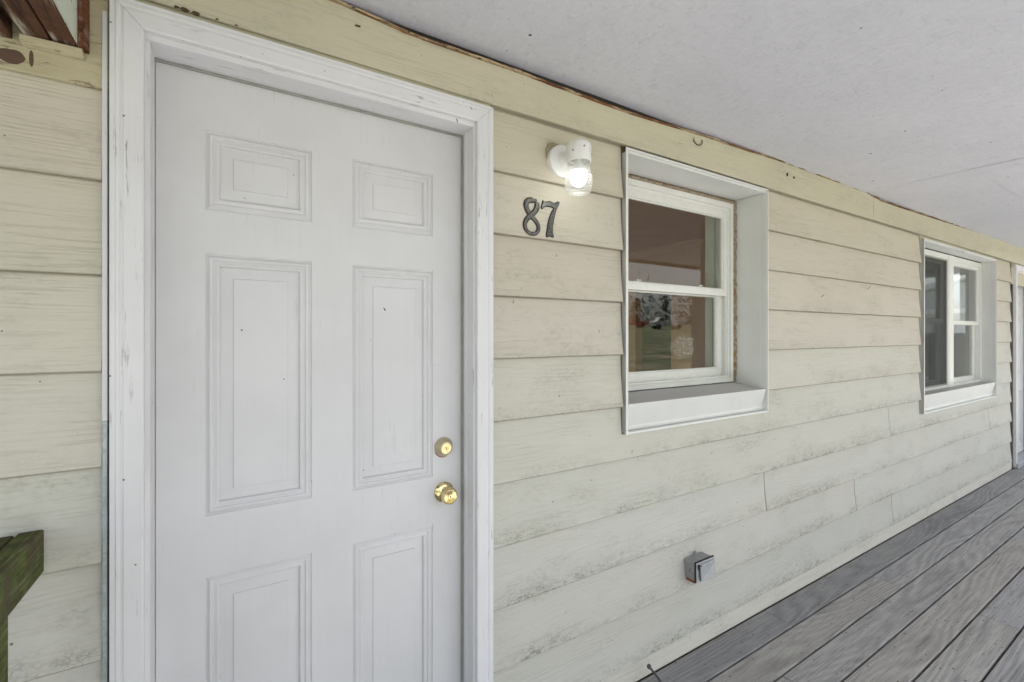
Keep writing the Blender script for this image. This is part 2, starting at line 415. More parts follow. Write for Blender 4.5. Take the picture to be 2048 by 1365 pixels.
M = dict(
    siding=mk_siding(), chipped=mk_frieze_chipped(),
    door=mk_white("door_paint", (0.645, 0.645, 0.655), 0.13, 0.42, True, 1.0),
    casing=mk_white("casing_paint", (0.70, 0.70, 0.71), 0.66, 0.40, True, 1.4),
    head=mk_white("head_casing_paint", (0.70, 0.70, 0.71), 0.66, 0.40, False, 1.2),
    coil=mk_white("aluminium_trim", (0.71, 0.72, 0.69), 0.14, 0.38, True, 0.4),
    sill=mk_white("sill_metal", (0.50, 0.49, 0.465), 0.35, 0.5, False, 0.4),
    apron=mk_white("apron_metal", (0.62, 0.63, 0.60), 0.14, 0.4, True, 0.3),
    vinyl=mk_plain("white_vinyl", (0.74, 0.745, 0.70), 0.35, 0, 0.04),
    vinyl_dark=mk_plain("vinyl_track", (0.30, 0.30, 0.27), 0.5, 0, 0.1),
    ceiling=mk_ceiling(), deck=mk_deck(), moss=mk_moss(), brown=mk_brown(white=0.85, base=(0.075, 0.034, 0.02)),
    rust=mk_brown("rust_brown_trim", 0.22, (0.095, 0.032, 0.013)), mint=mk_mint(), edge=mk_trimline(),
    caulk=mk_caulk(), brass=mk_brass(),
    brass_dull=mk_plain("worn_brass", (0.60, 0.52, 0.36), 0.34, 1.0, 0.08),
    dark=mk_plain("gap_shade", (0.035, 0.032, 0.028), 0.9), black=mk_plain("black_rubber", (0.02, 0.02, 0.02), 0.6),  # near-black colour that paints shade into the ceiling and deck gaps
    seal=mk_plain("grey_weatherstrip", (0.30, 0.30, 0.27), 0.7),
    sheath=mk_plain("sheathing", (0.20, 0.165, 0.10), 0.9, 0, 0.2, 9),
    galv=mk_galv(), steelgrey=mk_plain("grey_cast_metal", (0.30, 0.305, 0.30), 0.5, 0.2, 0.1, 60, 0.2),
    lidgrey=mk_plain("grey_lid_metal", (0.40, 0.415, 0.43), 0.42, 0.3, 0.08, 30, 0.15),
    rustspot=mk_plain("rust", (0.25, 0.075, 0.022), 0.85, 0, 0.5, 120, 0.6),
    pewter=mk_pewter(), patina=mk_plain("black_patina", (0.035, 0.033, 0.030), 0.45, 0.3, 0.2, 80, 0.2),
    lampwhite=mk_plain("white_porcelain_metal", (0.76, 0.76, 0.73), 0.28, 0, 0.04, 20, 0.05),
    bulbwhite=mk_plain("bulb_collar", (0.72, 0.72, 0.70), 0.4, 0, 0.03),
    bulb=mk_emit((1.0, 0.99, 0.97), 2.2),
    jar=mk_jar(),
    glass=mk_glass("window_glass", 0.042, 0.9, (0.93, 0.95, 0.94), 0.42),
    glass_plain=mk_glass("window_glass_clean", 0.03, 0.9, (0.93, 0.95, 0.94)),
    glass_clear=mk_glass("clear_window_glass", 0.06, 0.9),
    screen=mk_screen(),
    grass=mk_ground(), gravel=mk_gravel(),
    room_wall=mk_plain("tan_room_paint", (0.52, 0.345, 0.24), 0.8, 0, 0.05, 3, 0.02),
    room_wall_grey=mk_plain("sage_room_paint", (0.34, 0.38, 0.33), 0.8, 0, 0.05, 3, 0.02),
    room_ceiling=mk_plain("room_ceiling_paint", (0.58, 0.39, 0.26), 0.85, 0, 0.05, 3, 0.02),
    room_floor=mk_plain("room_carpet", (0.46, 0.36, 0.26), 0.95, 0, 0.1, 40, 0.3),
    room_trim=mk_plain("room_trim_paint", (0.52, 0.52, 0.46), 0.5, 0, 0.04),
    curtain=mk_plain("grey_green_curtain", (0.36, 0.40, 0.36), 0.9, 0, 0.06, 12),
    shingle=mk_plain("roof_shingle", (0.12, 0.115, 0.11), 0.9, 0, 0.3, 30, 0.6),
    bark=mk_plain("bark", (0.12, 0.10, 0.08), 0.9, 0, 0.3, 14, 0.8),
    twig=mk_plain("twigs", (0.13, 0.11, 0.095), 0.9, 0, 0.3, 14),
    blossom=mk_plain("pink_buds", (0.42, 0.27, 0.24), 0.9, 0, 0.4, 9),
    woods=mk_plain("bare_wood_mass", (0.075, 0.07, 0.045), 0.95, 0, 0.5, 0.4),
    evergreen=mk_plain("evergreen_needles", (0.035, 0.055, 0.025), 0.9, 0, 0.4, 5),
    red=mk_plain("red_car_paint", (0.50, 0.03, 0.03), 0.3, 0, 0.05), tyre=mk_plain("tyre", (0.025, 0.025, 0.025), 0.8),
    carwhite=mk_plain("white_car_paint", (0.75, 0.75, 0.75), 0.35, 0, 0.04), carglass=mk_plain("car_glass", (0.03, 0.035, 0.04), 0.12),
    orange=mk_plain("orange_plastic", (0.55, 0.20, 0.04), 0.5),
    nb_siding=mk_plain("pale_blue_siding", (0.46, 0.50, 0.56), 0.7, 0, 0.06), nb_white=mk_plain("white_fascia", (0.80, 0.80, 0.80), 0.5, 0, 0.04),
    nail=mk_plain("weathered_nail_steel", (0.13, 0.14, 0.15), 0.45, 0.7, 0.3, 90, 0.4),
    mud=mk_plain("dried_mud", (0.085, 0.055, 0.03), 0.95, 0, 0.3, 120, 0.6),
)

# ------------------------------------------------------------------ mesh builder
class B:
    def __init__(s): s.v = []; s.f = []; s.m = []; s.uvs = {}
    def add(s, vs, fs, mi=0):
        o = len(s.v)
        s.v += [tuple(p) for p in vs]
        for f in fs:
            s.f.append(tuple(o + i for i in f)); s.m.append(mi)
        return o
    def box(s, x0, x1, y0, y1, z0, z1, mi=0):
        s.add([(x0, y0, z0), (x1, y0, z0), (x1, y1, z0), (x0, y1, z0), (x0, y0, z1), (x1, y0, z1), (x1, y1, z1), (x0, y1, z1)],
              [(3, 2, 1, 0), (4, 5, 6, 7), (0, 1, 5, 4), (1, 2, 6, 5), (2, 3, 7, 6), (3, 0, 4, 7)], mi)
        return s
    def loft(s, rings, cap=True, mi=0, closed=True):
        n = len(rings[0]); o = len(s.v)
        fs = []
        for i in range(len(rings) - 1):
            for j in range(n if closed else n - 1):
                a, b = i * n + j, i * n + (j + 1) % n
                fs.append((a, b, b + n, a + n))
        if cap:
            fs.append(tuple(reversed(range(n))))
            fs.append(tuple((len(rings) - 1) * n + j for j in range(n)))
        s.add([p for r in rings for p in r], fs, mi)
        return s
    def tube(s, pts, rad, n=8, mi=0, cap=True):
        rings = []
        pts = [Vector(p) for p in pts]
        up = Vector((0.123, 0.45, 0.88))
        for i, p in enumerate(pts):
            d = (pts[min(i + 1, len(pts) - 1)] - pts[max(i - 1, 0)]).normalized()
            a = d.cross(up)
            if a.length < 1e-3: a = d.cross(Vector((1, 0, 0)))
            a.normalize(); b = d.cross(a)
            r = rad[i] if isinstance(rad, (list, tuple)) else rad
            rings.append([p + (a * math.cos(2 * math.pi * k / n) + b * math.sin(2 * math.pi * k / n)) * r for k in range(n)])
        return s.loft(rings, cap, mi)
    def lathe(s, prof, org, axis='y', n=32, mi=0, cap=False):
        # prof: (radius, distance along axis)
        rings = []
        for r, h in prof:
            ring = []
            for k in range(n):
                a = 2 * math.pi * k / n
                c, q = r * math.cos(a), r * math.sin(a)
                if axis == 'y': p = (org[0] + c, org[1] + h, org[2] + q)
                elif axis == 'z': p = (org[0] + c, org[1] + q, org[2] + h)
                else: p = (org[0] + h, org[1] + c, org[2] + q)
                ring.append(p)
            rings.append(ring)
        return s.loft(rings, cap, mi)

ORG = {}
def link(o, parent=None):
    C.objects.link(o)
    if parent is not None: o.parent = parent
    return o
def empty(name, loc, parent=None):
    o = bpy.data.objects.new(name, None)
    o.empty_display_size = 0.1
    link(o, parent)
    ORG[o.name] = Vector(loc)
    o.location = Vector(loc) - (ORG[parent.name] if parent else Vector())
    return o
def part(name, b, mats, parent=None, bevel=0.0, smooth=None, uv=None, color=None, seg=2, at=None):
    """b: builder in world metres -> one mesh object whose origin sits at the bottom middle of its bounds"""
    xs = [p[0] for p in b.v]; ys = [p[1] for p in b.v]; zs = [p[2] for p in b.v]
    org = Vector(at) if at else Vector(((min(xs) + max(xs)) / 2, (min(ys) + max(ys)) / 2, min(zs)))
    me = bpy.data.meshes.new(name)
    me.from_pydata([tuple(Vector(p) - org) for p in b.v], [], b.f)
    if not isinstance(mats, (list, tuple)): mats = [mats]
    for m in mats: me.materials.append(M[m])
    me.polygons.foreach_set("material_index", b.m)
    bm = bmesh.new(); bm.from_mesh(me)
    bmesh.ops.recalc_face_normals(bm, faces=bm.faces)
    if bevel:
        ed = [e for e in bm.edges if len(e.link_faces) == 2 and e.calc_face_angle(0) > 0.6]
        bmesh.ops.bevel(bm, geom=ed, offset=bevel, segments=seg, affect='EDGES', profile=0.5, clamp_overlap=True)
    if uv:
        lay = bm.loops.layers.uv.new("UVMap")
        for f in bm.faces:
            for l in f.loops:
                p = l.vert.co + org
                l[lay].uv = uv(p)
    bm.to_mesh(me); bm.free()
    if smooth is not None:
        me.polygons.foreach_set("use_smooth", [True] * len(me.polygons))
        me.set_sharp_from_angle(angle=math.radians(smooth))
    o = bpy.data.objects.new(name, me)
    link(o, parent)
    ORG[o.name] = org
    o.location = org - (ORG[parent.name] if parent else Vector())
    if color: o.color = color
    return o
def tag(o, label=None, cat=None, group=None, kind=None):
    if label: o["label"] = label
    if cat: o["category"] = cat
    if group: o["group"] = group
    if kind: o["kind"] = kind
    return o

def interp(tab, x):
    if x <= tab[0][0]: return tab[0][1]
    for (a, p), (b, q) in zip(tab, tab[1:]):
        if x <= b: return p + (q - p) * (x - a) / (b - a)
    return tab[-1][1]

# ================================================================== GROUND AND OUTDOORS (large structure)
GZ = -0.62
def ground_z(x, y):
    d = max(0.0, -y - 9.0)
    return GZ + min(d, 75) * 0.064 + 0.04 * math.sin(x * 0.21) * min(1, d / 8) + 0.03 * math.sin(y * 0.4 + x * 0.1) * min(1, d / 8)
b = B()
NX, NY = 90, 80
xs = [-160 + 400 * i / NX for i in range(NX + 1)]
ys = [-170 + 230 * j / NY for j in range(NY + 1)]
b.add([(x, y, ground_z(x, y)) for y in ys for x in xs],
      [(j * (NX + 1) + i, j * (NX + 1) + i + 1, (j + 1) * (NX + 1) + i + 1, (j + 1) * (NX + 1) + i) for j in range(NY) for i in range(NX)])
tag(part("ground", b, "grass", smooth=40), "patchy green lawn rising gently away from the porch", None, None, "structure")
b = B()
n = 60
for k, (y0, y1) in enumerate(((-6.8, -2.05),)):
    top = [(-30 + 90 * i / n) for i in range(n + 1)]
    va = [(x, y0 + 0.25 * math.sin(x * 0.5), ground_z(x, y0) + 0.02) for x in top] + [(x, y1 + 0.2 * math.sin(x * 0.7), ground_z(x, y1) + 0.02) for x in top]
    b.add(va, [(i, i + 1, n + 1 + i + 1, n + 1 + i) for i in range(n)])
b.box(-30, 60, -44, -40, GZ, GZ)
b.f = b.f[:-6]; b.m = b.m[:-6]; b.v = b.v[:-8]
tag(part("driveway", b, "gravel"), "pale gravel driveway across the lawn in front of the porch", None, None, "structure")

# ================================================================== HOUSE
house = tag(empty("house", (3.0, 0.0, 0.0)), "cream lap-sided house with white six-panel front door under a porch", "house")
COURSE = [0.544, 0.336, 0.129, -0.081, -0.290, -0.500, -0.711, -0.916, -1.126, -1.338]
# per-board tint, cream to white: slight fading, plus bounce and sky light painted in, last number = mildew
FADE = [(.575, .535, .420, .15), (.570, .535, .440, .2), (.555, .518, .430, .25), (.550, .518, .440, .3), (.545, .527, .455, .4),
        (.540, .530, .468, .7), (.535, .530, .475, 1.), (.532, .528, .480, 1.), (.530, .527, .482, 1.), (.530, .527, .482, 1.)]
TOP_TINT = (.570, .540, .400, .15)
rb = random.Random(3)

def clap(x0, x1, zb, ztop, y0=0.0, th=0.0115, H=0.21, notch=None):
    """lap board: thin slab that hugs the wall at its top and flares out at its lower edge; notch=(xa,xb,zmax)"""
    b = B()
    cuts = {x0, x1}
    nseg = max(1, int((x1 - x0) / 0.22))
    for i in range(1, nseg): cuts.add(x0 + (x1 - x0) * i / nseg)
    if notch: cuts |= {notch[0], notch[1]}
    xs = sorted(c for c in cuts if x0 <= c <= x1)
    ph = rb.random() * 6
    def ring(x, top):
        dz = 0.0009 * math.sin(x * 3.1 + ph) + 0.0006 * math.sin(x * 9.7 + ph * 2)
        dy = 0.0012 * math.sin(x * 2.3 + ph * 1.7)
        h = top - zb
        fr = []
        for k in range(7):
            z = h * (k / 6) ** 1.4
            tt = min(1.0, z / H)
            y = y0 + dy * (1 - tt) + 0.0165 * (1 - (1 - tt) ** 1.7)
            fr.append((x, y, zb + z + dz * (1 - tt)))
        fr[0] = (x, fr[0][1] + 0.002, fr[0][2])
        fr.insert(1, (x, fr[0][1] - 0.002, fr[0][2] + 0.0022))
        back = [(x, p[1] + th, p[2]) for p in (fr[-1], fr[4], fr[0])]
        return fr + back
    for xa, xb in zip(xs, xs[1:]):
        mid = (xa + xb) / 2
        top = notch[2] if notch and notch[0] < mid < notch[1] else ztop
        b.loft([ring(xa, top), ring(xb, top)])
    return b
def siding(x0, x1, row, notch=None, name="siding_board"):
    zb = Z(COURSE[row])
    ztop = Z(0.757 + 0.012) if row == 0 else Z(COURSE[row - 1]) + 0.018
    j = rb.uniform(-1, 1)
    c = list(FADE[row])
    for k in range(3): c[k] *= 1 + 0.018 * j + 0.008 * rb.uniform(-1, 1)
    bb = clap(x0 + 0.0006, x1 - 0.0006, zb, ztop, 0.0, notch=notch)
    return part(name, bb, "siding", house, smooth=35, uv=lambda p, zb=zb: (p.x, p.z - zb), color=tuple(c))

# left of the door
_f = FADE
FADE = [tuple(q * 1.06 for q in c[:3]) + (c[3] * 0.7,) for c in FADE]      # boards left of the door: lighter colour, less mildew
for r in range(1, 10): siding(-1.15, -0.2405, r)
FADE = _f
# right of the door
W1 = (1.336, 2.356); W2 = (4.492, 6.385); D2L = 7.005
DR = 0.7285
BUTT = {6: [(2.359)], 7: [3.387, 3.909 + 2.0], 8: [3.960], 5: [3.909]}
def split(x0, x1, row, notch=None):
    cs = [c for c in {5: [3.62], 6: [3.909], 7: [2.359, 6.224], 8: [3.387], 9: [3.960]}.get(row, []) if x0 < c < x1]
    pts = [x0] + cs + [x1]
    for i, (a, c) in enumerate(zip(pts, pts[1:])):
        siding(a + (0.002 if i else 0), c - (0.002 if i < len(cs) else 0), row, notch if notch and a < notch[0] < c else None)
for r in range(0, 5):
    siding(DR, W1[0] - 0.004, r)
    siding(W1[1], W2[0] - 0.022, r)
    siding(W2[1], D2L - 0.02, r)
siding(DR, W2[0] - 0.022, 5, (W1[0] - 0.004, W1[1] + 0.001, Z(-0.402)))
siding(W2[1], D2L - 0.02, 5)
split(DR, D2L - 0.02, 6, (W2[0] - 0.022, W2[1] + 0.001, Z(-0.611)))
for r in range(7, 10): split(DR, D2L - 0.02, r)
# the strip of board above the door casing and the wide top boards
bb = B().box(-0.2275, DR, 0.004, 0.014, Z(0.70), Z(0.775))
part("siding_board", bb, "siding", house, uv=lambda p: (p.x, p.z - Z(0.6)), color=TOP_TINT, bevel=0.001)
part("siding_board", B().box(4.476, 6.40, 0.010, 0.020, Z(0.722), Z(0.775)), "siding", house, uv=lambda p: (p.x, p.z - Z(0.6)), color=TOP_TINT)
ZT = [(-0.3, .914), (0.24, .913), (0.363, .902), (0.5, .894), (0.64, .896), (0.8, .899), (0.95, .895), (1.08, .894), (1.31, .890), (1.55, .897),
      (1.81, .908), (2.08, .913), (2.48, .926), (2.91, .925), (3.50, .928), (3.75, .905), (4.06, .907), (5.1, .927), (6.2, .945), (7.5, .945), (9.6, .945)]
def top_board(x0, x1, mat="siding"):
    b = B()
    n = max(2, int((x1 - x0) / 0.12))
    rings = []
    for i in range(n + 1):
        x = x0 + (x1 - x0) * i / n
        zt = Z(interp(ZT, x) - 0.006)
        zb = Z(0.757) + 0.001 * math.sin(x * 4)
        y = -0.004 + 0.0015 * math.sin(x * 2.7)
        rings.append([(x, y + 0.002, zb), (x, y, zb + 0.003), (x, y + 0.002, (zb + zt) / 2), (x, y + 0.003, zt), (x, y + 0.016, zt), (x, y + 0.016, zb)])
    b.loft(rings)
    return part("frieze_board", b, "siding", house, smooth=35, uv=lambda p: (p.x, p.z - Z(0.757)), color=TOP_TINT)
top_board(-0.2275, 3.620); top_board(3.624, 9.4)
b = B().box(-1.15, -0.2295, 0.001, 0.014, Z(0.535), Z(0.93))
part("frieze_board", b, "chipped", house, bevel=0.003)
# skirt board
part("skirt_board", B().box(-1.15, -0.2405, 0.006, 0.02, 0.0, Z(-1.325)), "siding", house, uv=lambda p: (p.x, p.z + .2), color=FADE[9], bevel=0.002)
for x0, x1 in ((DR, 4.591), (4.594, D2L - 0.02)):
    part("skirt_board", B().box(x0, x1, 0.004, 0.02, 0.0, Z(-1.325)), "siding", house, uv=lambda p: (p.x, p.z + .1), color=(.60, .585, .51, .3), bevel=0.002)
# wavy peeling raw edge where the top board meets the ceiling
def edge_strip(x0, x1, dz=0.0, dy=0.0, seed=1, h=0.0055):
    r = random.Random(seed)
    b = B(); rings = []
    n = int((x1 - x0) / 0.05)
    for i in range(n + 1):
        x = x0 + (x1 - x0) * i / n
        z = Z(interp(ZT, x) + dz) + r.uniform(-0.0016, 0.0016)
        hh = h * r.uniform(0.6, 1.25)
        y = -0.009 + dy + r.uniform(-0.0015, 0.0015)
        rings.append([(x, y, z - hh), (x, y - 0.002, z - hh * 0.5), (x, y, z), (x, 0.012, z), (x, 0.012, z - hh)])
    return b.loft(rings)
part("ceiling_trim", edge_strip(-0.22, 3.55, 0, 0, 1), "edge", house, smooth=30)
part("ceiling_trim", edge_strip(3.44, 9.4, 0.004, 0.003, 2), "edge", house, smooth=30)

part("gap_shade_strip", B().box(-1.1, 9.4, 0.0180, 0.0255, Z(0.86), Z(0.99)), "dark", house)  # added dark strip, paints the shade inside the gap above the top boards
# wall sheathing behind the boards, with its openings
def sheath(y0, y1, mat, name):
    b = B()
    zt = Z(1.05)
    b.box(-1.4, -0.175, y0, y1, GZ, zt)
    b.box(-0.175, 0.68, y0, y1, Z(0.69), zt)
    b.box(0.68, 1.372, y0, y1, GZ, zt)
    b.box(1.372, 2.366, y0, y1, Z(0.735), zt); b.box(1.372, 2.366, y0, y1, GZ, Z(-0.30))
    b.box(2.366, 4.60, y0, y1, GZ, zt)
    b.box(4.60, 6.42, y0, y1, Z(0.722), zt); b.box(4.60, 6.42, y0, y1, GZ, Z(-0.50))
    b.box(6.42, 7.10, y0, y1, GZ, zt)
    b.box(7.10, 7.93, y0, y1, Z(0.69), zt)
    b.box(7.93, 9.5, y0, y1, GZ, zt)
    return part(name, b, mat, house)
sheath(0.026, 0.20, "sheath", "wall_sheathing")

# ------------------------------------------------------------------ front door
def door_unit(x0, x1, zb, zt, detail=True, label=None):
    """slab between x0..x1 at y=0.085 in a cased frame"""
    W = x1 - x0
    ys = 0.085
    slab_y1 = ys + 0.044
    k = W / 0.818
    px = [(x0 + 0.100 * k, x0 + 0.351 * k), (x0 + 0.462 * k, x0 + 0.715 * k)]
    pz = [(zt - 0.347, zt - 0.145), (zt - 1.129, zt - 0.459), (zt - 1.923, zt - 1.285)]
    cx = [x0, px[0][0], px[0][1], px[1][0], px[1][1], x1]
    cz = [zb, pz[2][0], pz[2][1], pz[1][0], pz[1][1], pz[0][0], pz[0][1], zt]
    b = B()
    for i in range(5):
        for j in range(7):
            if i in (1, 3) and j in (1, 3, 5): continue
            b.add([(cx[i], ys, cz[j]), (cx[i + 1], ys, cz[j]), (cx[i + 1], ys, cz[j + 1]), (cx[i], ys, cz[j + 1])], [(0, 1, 2, 3)])
    b.add([(x0, ys, zb), (x1, ys, zb), (x1, ys, zt), (x0, ys, zt), (x0, slab_y1, zb), (x1, slab_y1, zb), (x1, slab_y1, zt), (x0, slab_y1, zt)],
          [(4, 5, 6, 7), (0, 1, 5, 4), (1, 2, 6, 5), (2, 3, 7, 6), (3, 0, 4, 7)])
    d = part("door", b, "door", house)
    if label: d["label"] = label
    prof = [(0.0, 0.0), (0.0015, 0.0030), (0.0035, 0.0030), (0.010, -0.0010), (0.0155, -0.0006), (0.0175, 0.0024), (0.0195, 0.0024),
            (0.0265, 0.0005), (0.030, 0.0012), (0.0325, 0.0070), (0.0345, 0.0072), (0.0605, 0.0030), (0.0620, 0.0008), (0.0645, 0.0006)]
    for (a, c) in px:
        for (e, f) in pz:
            b = B(); rings = []
            for off, dy in prof:
                dy = dy * 1.3
                rings.append([(a + off, ys + dy, e + off), (c - off, ys + dy, e + off), (c - off, ys + dy, f - off), (a + off, ys + dy, f - off)])
            o = len(b.v)
            b.add([p for r in rings for p in r], [(i * 4 + j, i * 4 + (j + 1) % 4, (i + 1) * 4 + (j + 1) % 4, (i + 1) * 4 + j) for i in range(len(rings) - 1) for j in range(4)]
                  + [tuple((len(rings) - 1) * 4 + j for j in range(4))])
            part("door_panel", b, "door", d, smooth=18)
    return d
def door_frame(x0, x1, zb, zt, detail=True):
    """jamb, stop, weatherstrip and mitred casing (mould profile) round a slab x0..x1"""
    fr = part("door_jamb", B().box(x0 - 0.030, x0 - 0.0012, 0.001, 0.135, zb - 0.04, zt + 0.003), "casing", house, bevel=0.0015)
    part("jamb_side", B().box(x1 + 0.0025, x1 + 0.030, 0.001, 0.135, zb - 0.04, zt + 0.003), "casing", fr, bevel=0.0015)
    part("jamb_head", B().box(x0 - 0.030, x1 + 0.030, 0.001, 0.135, zt + 0.0035, zt + 0.034), "head", fr, bevel=0.0015)
    # moulded stops
    part("jamb_stop", B().box(x1 - 0.0005, x1 + 0.0028, 0.045, 0.066, zb, zt + 0.003), "casing", fr, bevel=0.001)
    part("weatherstrip", B().box(x1 - 0.004, x1 + 0.0025, 0.074, 0.0835, zb, zt), "seal", fr, bevel=0.0015)
    part("weatherstrip", B().box(x0 - 0.002, x1 + 0.002, 0.076, 0.0835, zt - 0.003, zt + 0.0030), "seal", fr, bevel=0.0015)
    # casing: section (u across width from the inner edge, y), swept with mitres
    inner_l, inner_r, inner_t = x0 - 0.010, x1 + 0.0085, zt + 0.0165
    sec = [(0.0, 0.006), (0.0, -0.014), (0.003, -0.016), (0.034, -0.0185), (0.036, -0.0165), (0.040, -0.0165), (0.042, -0.0185), (0.047, -0.019), (0.049, -0.017), (0.0525, -0.017), (0.0575, -0.0175), (0.0585, -0.015), (0.0585, 0.006)]
    wc = [s_[0] for s_ in sec]
    b = B()
    b.loft([[(inner_l - u, y, zb - 0.04) for u, y in sec], [(inner_l - u, y, inner_t + u * 0.98) for u, y in sec]])
    cs = part("door_casing", b, "casing", house, smooth=25)
    b = B()
    b.loft([[(inner_r + u, y, zb - 0.04) for u, y in sec], [(inner_r + u, y, inner_t + u * 0.98) for u, y in sec]])
    part("casing_side", b, "casing", cs, smooth=25)
    b = B()
    b.loft([[(inner_l - u + 0.0006, y, inner_t + u * 0.98 + 0.0006) for u, y in sec], [(inner_r + u - 0.0006, y, inner_t + u * 0.98 + 0.0006) for u, y in sec]])
    part("casing_head", b, "head", cs, smooth=25)
    part("threshold", B().box(x0 - 0.06, x1 + 0.06, -0.03, 0.14, 0.0, zb - 0.006), "lidgrey", house, bevel=0.004)
    return cs

DX0, DX1, DZB, DZT = -0.157, 0.661, Z(-1.360), Z(0.665)
door = door_unit(DX0, DX1, DZB, DZT, True, "painted white six-panel front door with brass knob and deadbolt")
casing = door_frame(DX0, DX1, DZB, DZT)
# metal strip standing between casing and siding on the hinge side
b = B().box(-0.2395, -0.2310, -0.002, 0.014, 0.0, Z(-0.19))
part("flashing_strip", b, "galv", house, bevel=0.001, seg=1)
part("flashing_strip", B().box(-0.2396, -0.2308, -0.003, 0.014, Z(-0.1895), Z(0.705)), "casing", house, bevel=0.001, seg=1)

# knob and deadbolt (lathed brass, axis towards the camera side of the door)
kx, kz = 0.596, Z(-0.520)
b = B()
b.lathe([(0.0, 0.0), (0.033, 0.0), (0.0335, -0.003), (0.031, -0.007), (0.024, -0.0105), (0.017, -0.0125), (0.0145, -0.015), (0.0135, -0.024),
         (0.0165, -0.029), (0.0230, -0.034), (0.0265, -0.041), (0.0268, -0.048), (0.0250, -0.054), (0.0225, -0.0575), (0.0215, -0.0578),
         (0.0205, -0.0566), (0.0075, -0.0545), (0.0070, -0.0560), (0.0, -0.0562)], (kx, 0.085, kz), 'y', 40)
kn = part("door_knob", b, "brass", door, smooth=35)
dz = Z(-0.371)
b = B()
b.lathe([(0.0, 0.0), (0.0315, 0.0), (0.0318, -0.004), (0.030, -0.0075), (0.0215, -0.0245), (0.0200, -0.0265), (0.0185, -0.0268), (0.0178, -0.0250), (0.0, -0.0250)], (kx - 0.001, 0.085, dz), 'y', 40)
db = part("deadbolt", b, "brass_dull", door, smooth=30)
# lock cylinders belong to the same locks: joined into their meshes' siblings
b = B()
b.lathe([(0.0, 0.0), (0.0165, 0.0), (0.0165, -0.0012), (0.0068, -0.0012), (0.0066, -0.0002), (0.0060, -0.0002), (0.0058, -0.0022), (0.0, -0.0022)], (kx - 0.001, 0.0598, dz), 'y', 32)
part("lock_face", b, "brass", door, smooth=30)
part("keyhole", B().box(kx - 0.0018, kx + 0.0002, 0.0570, 0.0576, dz - 0.0045, dz + 0.0035), "black", door)
part("keyhole", B().box(kx - 0.0010, kx + 0.0010, 0.0280, 0.0289, kz - 0.004, kz + 0.004), "black", door)
# rust streak crescent under the deadbolt rose
b = B()
ring = []
for i in range(13):
    a = math.radians(205 + 100 * i / 12)
    ring.append((a, 0.0330 + 0.0022 * math.sin(math.pi * i / 12)))
b.loft([[(kx - 0.001 + 0.030 * math.cos(a), 0.0845, dz + 0.030 * math.sin(a)), (kx - 0.001 + r * math.cos(a), 0.0845, dz + r * math.sin(a)),
         (kx - 0.001 + 0.0325 * math.cos(a), 0.083, dz + 0.0325 * math.sin(a))] for a, r in ring])
part("rust_ring", b, "rustspot", door)

# the next door along the porch
d2 = door_unit(7.115, 7.933, DZB, DZT, False, "far white door at the end of the porch wall")
door_frame(7.115, 7.933, DZB, DZT)
for r in range(1, 10): siding(8.03, 9.4, r)
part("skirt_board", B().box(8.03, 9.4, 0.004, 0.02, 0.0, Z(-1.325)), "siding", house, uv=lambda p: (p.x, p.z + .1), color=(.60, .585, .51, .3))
part("siding_board", B().box(6.99, 9.4, 0.004, 0.014, Z(0.53), Z(0.775)), "siding", house, uv=lambda p: (p.x, p.z - Z(.5)), color=TOP_TINT)

# ------------------------------------------------------------------ windows
def metal_trim(win, x0, x1, zb, zt, depth, sill_in, sill_out, fl=-0.010, slope=0.026):
    """bent aluminium lining of the opening: flange edge, reveals, sloping sill and apron"""
    t = 0.003
    w = 0.013
    # left side: flange edge standing proud of the boards
    b = B().box(x0, x0 + w, fl, fl + t, zb, zt)
    b.box(x0 + w - t, x0 + w, fl + t, 0.004, zb, zt)
    b.box(x0 + w, x0 + w + 0.006, 0.0035, depth, zb, zt - 0.012)
    part("trim_side", b, "coil", win, bevel=0.0008, seg=1)
    b = B().box(x1 - 0.006, x1, fl, 0.030, zb + 0.002, zt)
    b.box(x1 - 0.012, x1 - 0.0065, 0.022, depth, sill_in - 0.03, zt - 0.018)
    b.box(x1 - 0.0085, x1 - 0.0062, fl + 0.006, 0.0215, sill_out - 0.002, zt - 0.012)
    part("trim_side", b, "coil", win, bevel=0.0008, seg=1)
    b = B().box(x0 + w + 0.0005, x1 - 0.0055, fl + 0.001, fl + 0.012, zt - 0.008, zt)
    b.box(x0 + w + 0.0065, x1 - 0.0125, fl + 0.0125, depth, zt - 0.018, zt - 0.014)
    b.box(x0 + w + 0.0065, x1 - 0.0125, fl + 0.006, fl + 0.012, zt - 0.020, zt - 0.0085)
    part("trim_head", b, "coil", win, bevel=0.0008, seg=1)
    xa, xb = x0 + w + 0.007, x1 - 0.0135
    b = B()
    b.loft([[(x, fl + 0.012, sill_out), (x, depth, sill_in), (x, depth, sill_in - 0.02), (x, fl + 0.02, sill_out - 0.02)] for x in (xa, xb)])
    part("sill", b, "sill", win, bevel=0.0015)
    b = B()
    b.loft([[(x + q * 0.0, fl + 0.006, sill_out + 0.0015), (x, fl + 0.006, sill_out - 0.003), (x, fl + 0.006 + slope, zb + 0.012), (x, fl + 0.009 + slope, zb + 0.012), (x, fl + 0.0115, sill_out + 0.0015)]
            for x, q in ((xa + 0.002, 1), (xb + 0.001, -1))])
    part("apron", b, "apron", win, smooth=20)
    b = B().box(x0 + w + 0.0005, x1 - 0.0055, fl + 0.004, fl + 0.034, zb, zb + 0.0085)
    part("trim_foot", b, "coil", win, bevel=0.001, seg=1)
    # lining pocket that closes the end gaps
    b = B().box(x0 + w + 0.001, x1 - 0.006, 0.018, 0.024, zb + 0.01, sill_out - 0.02)
    part("trim_back", b, "coil", win)

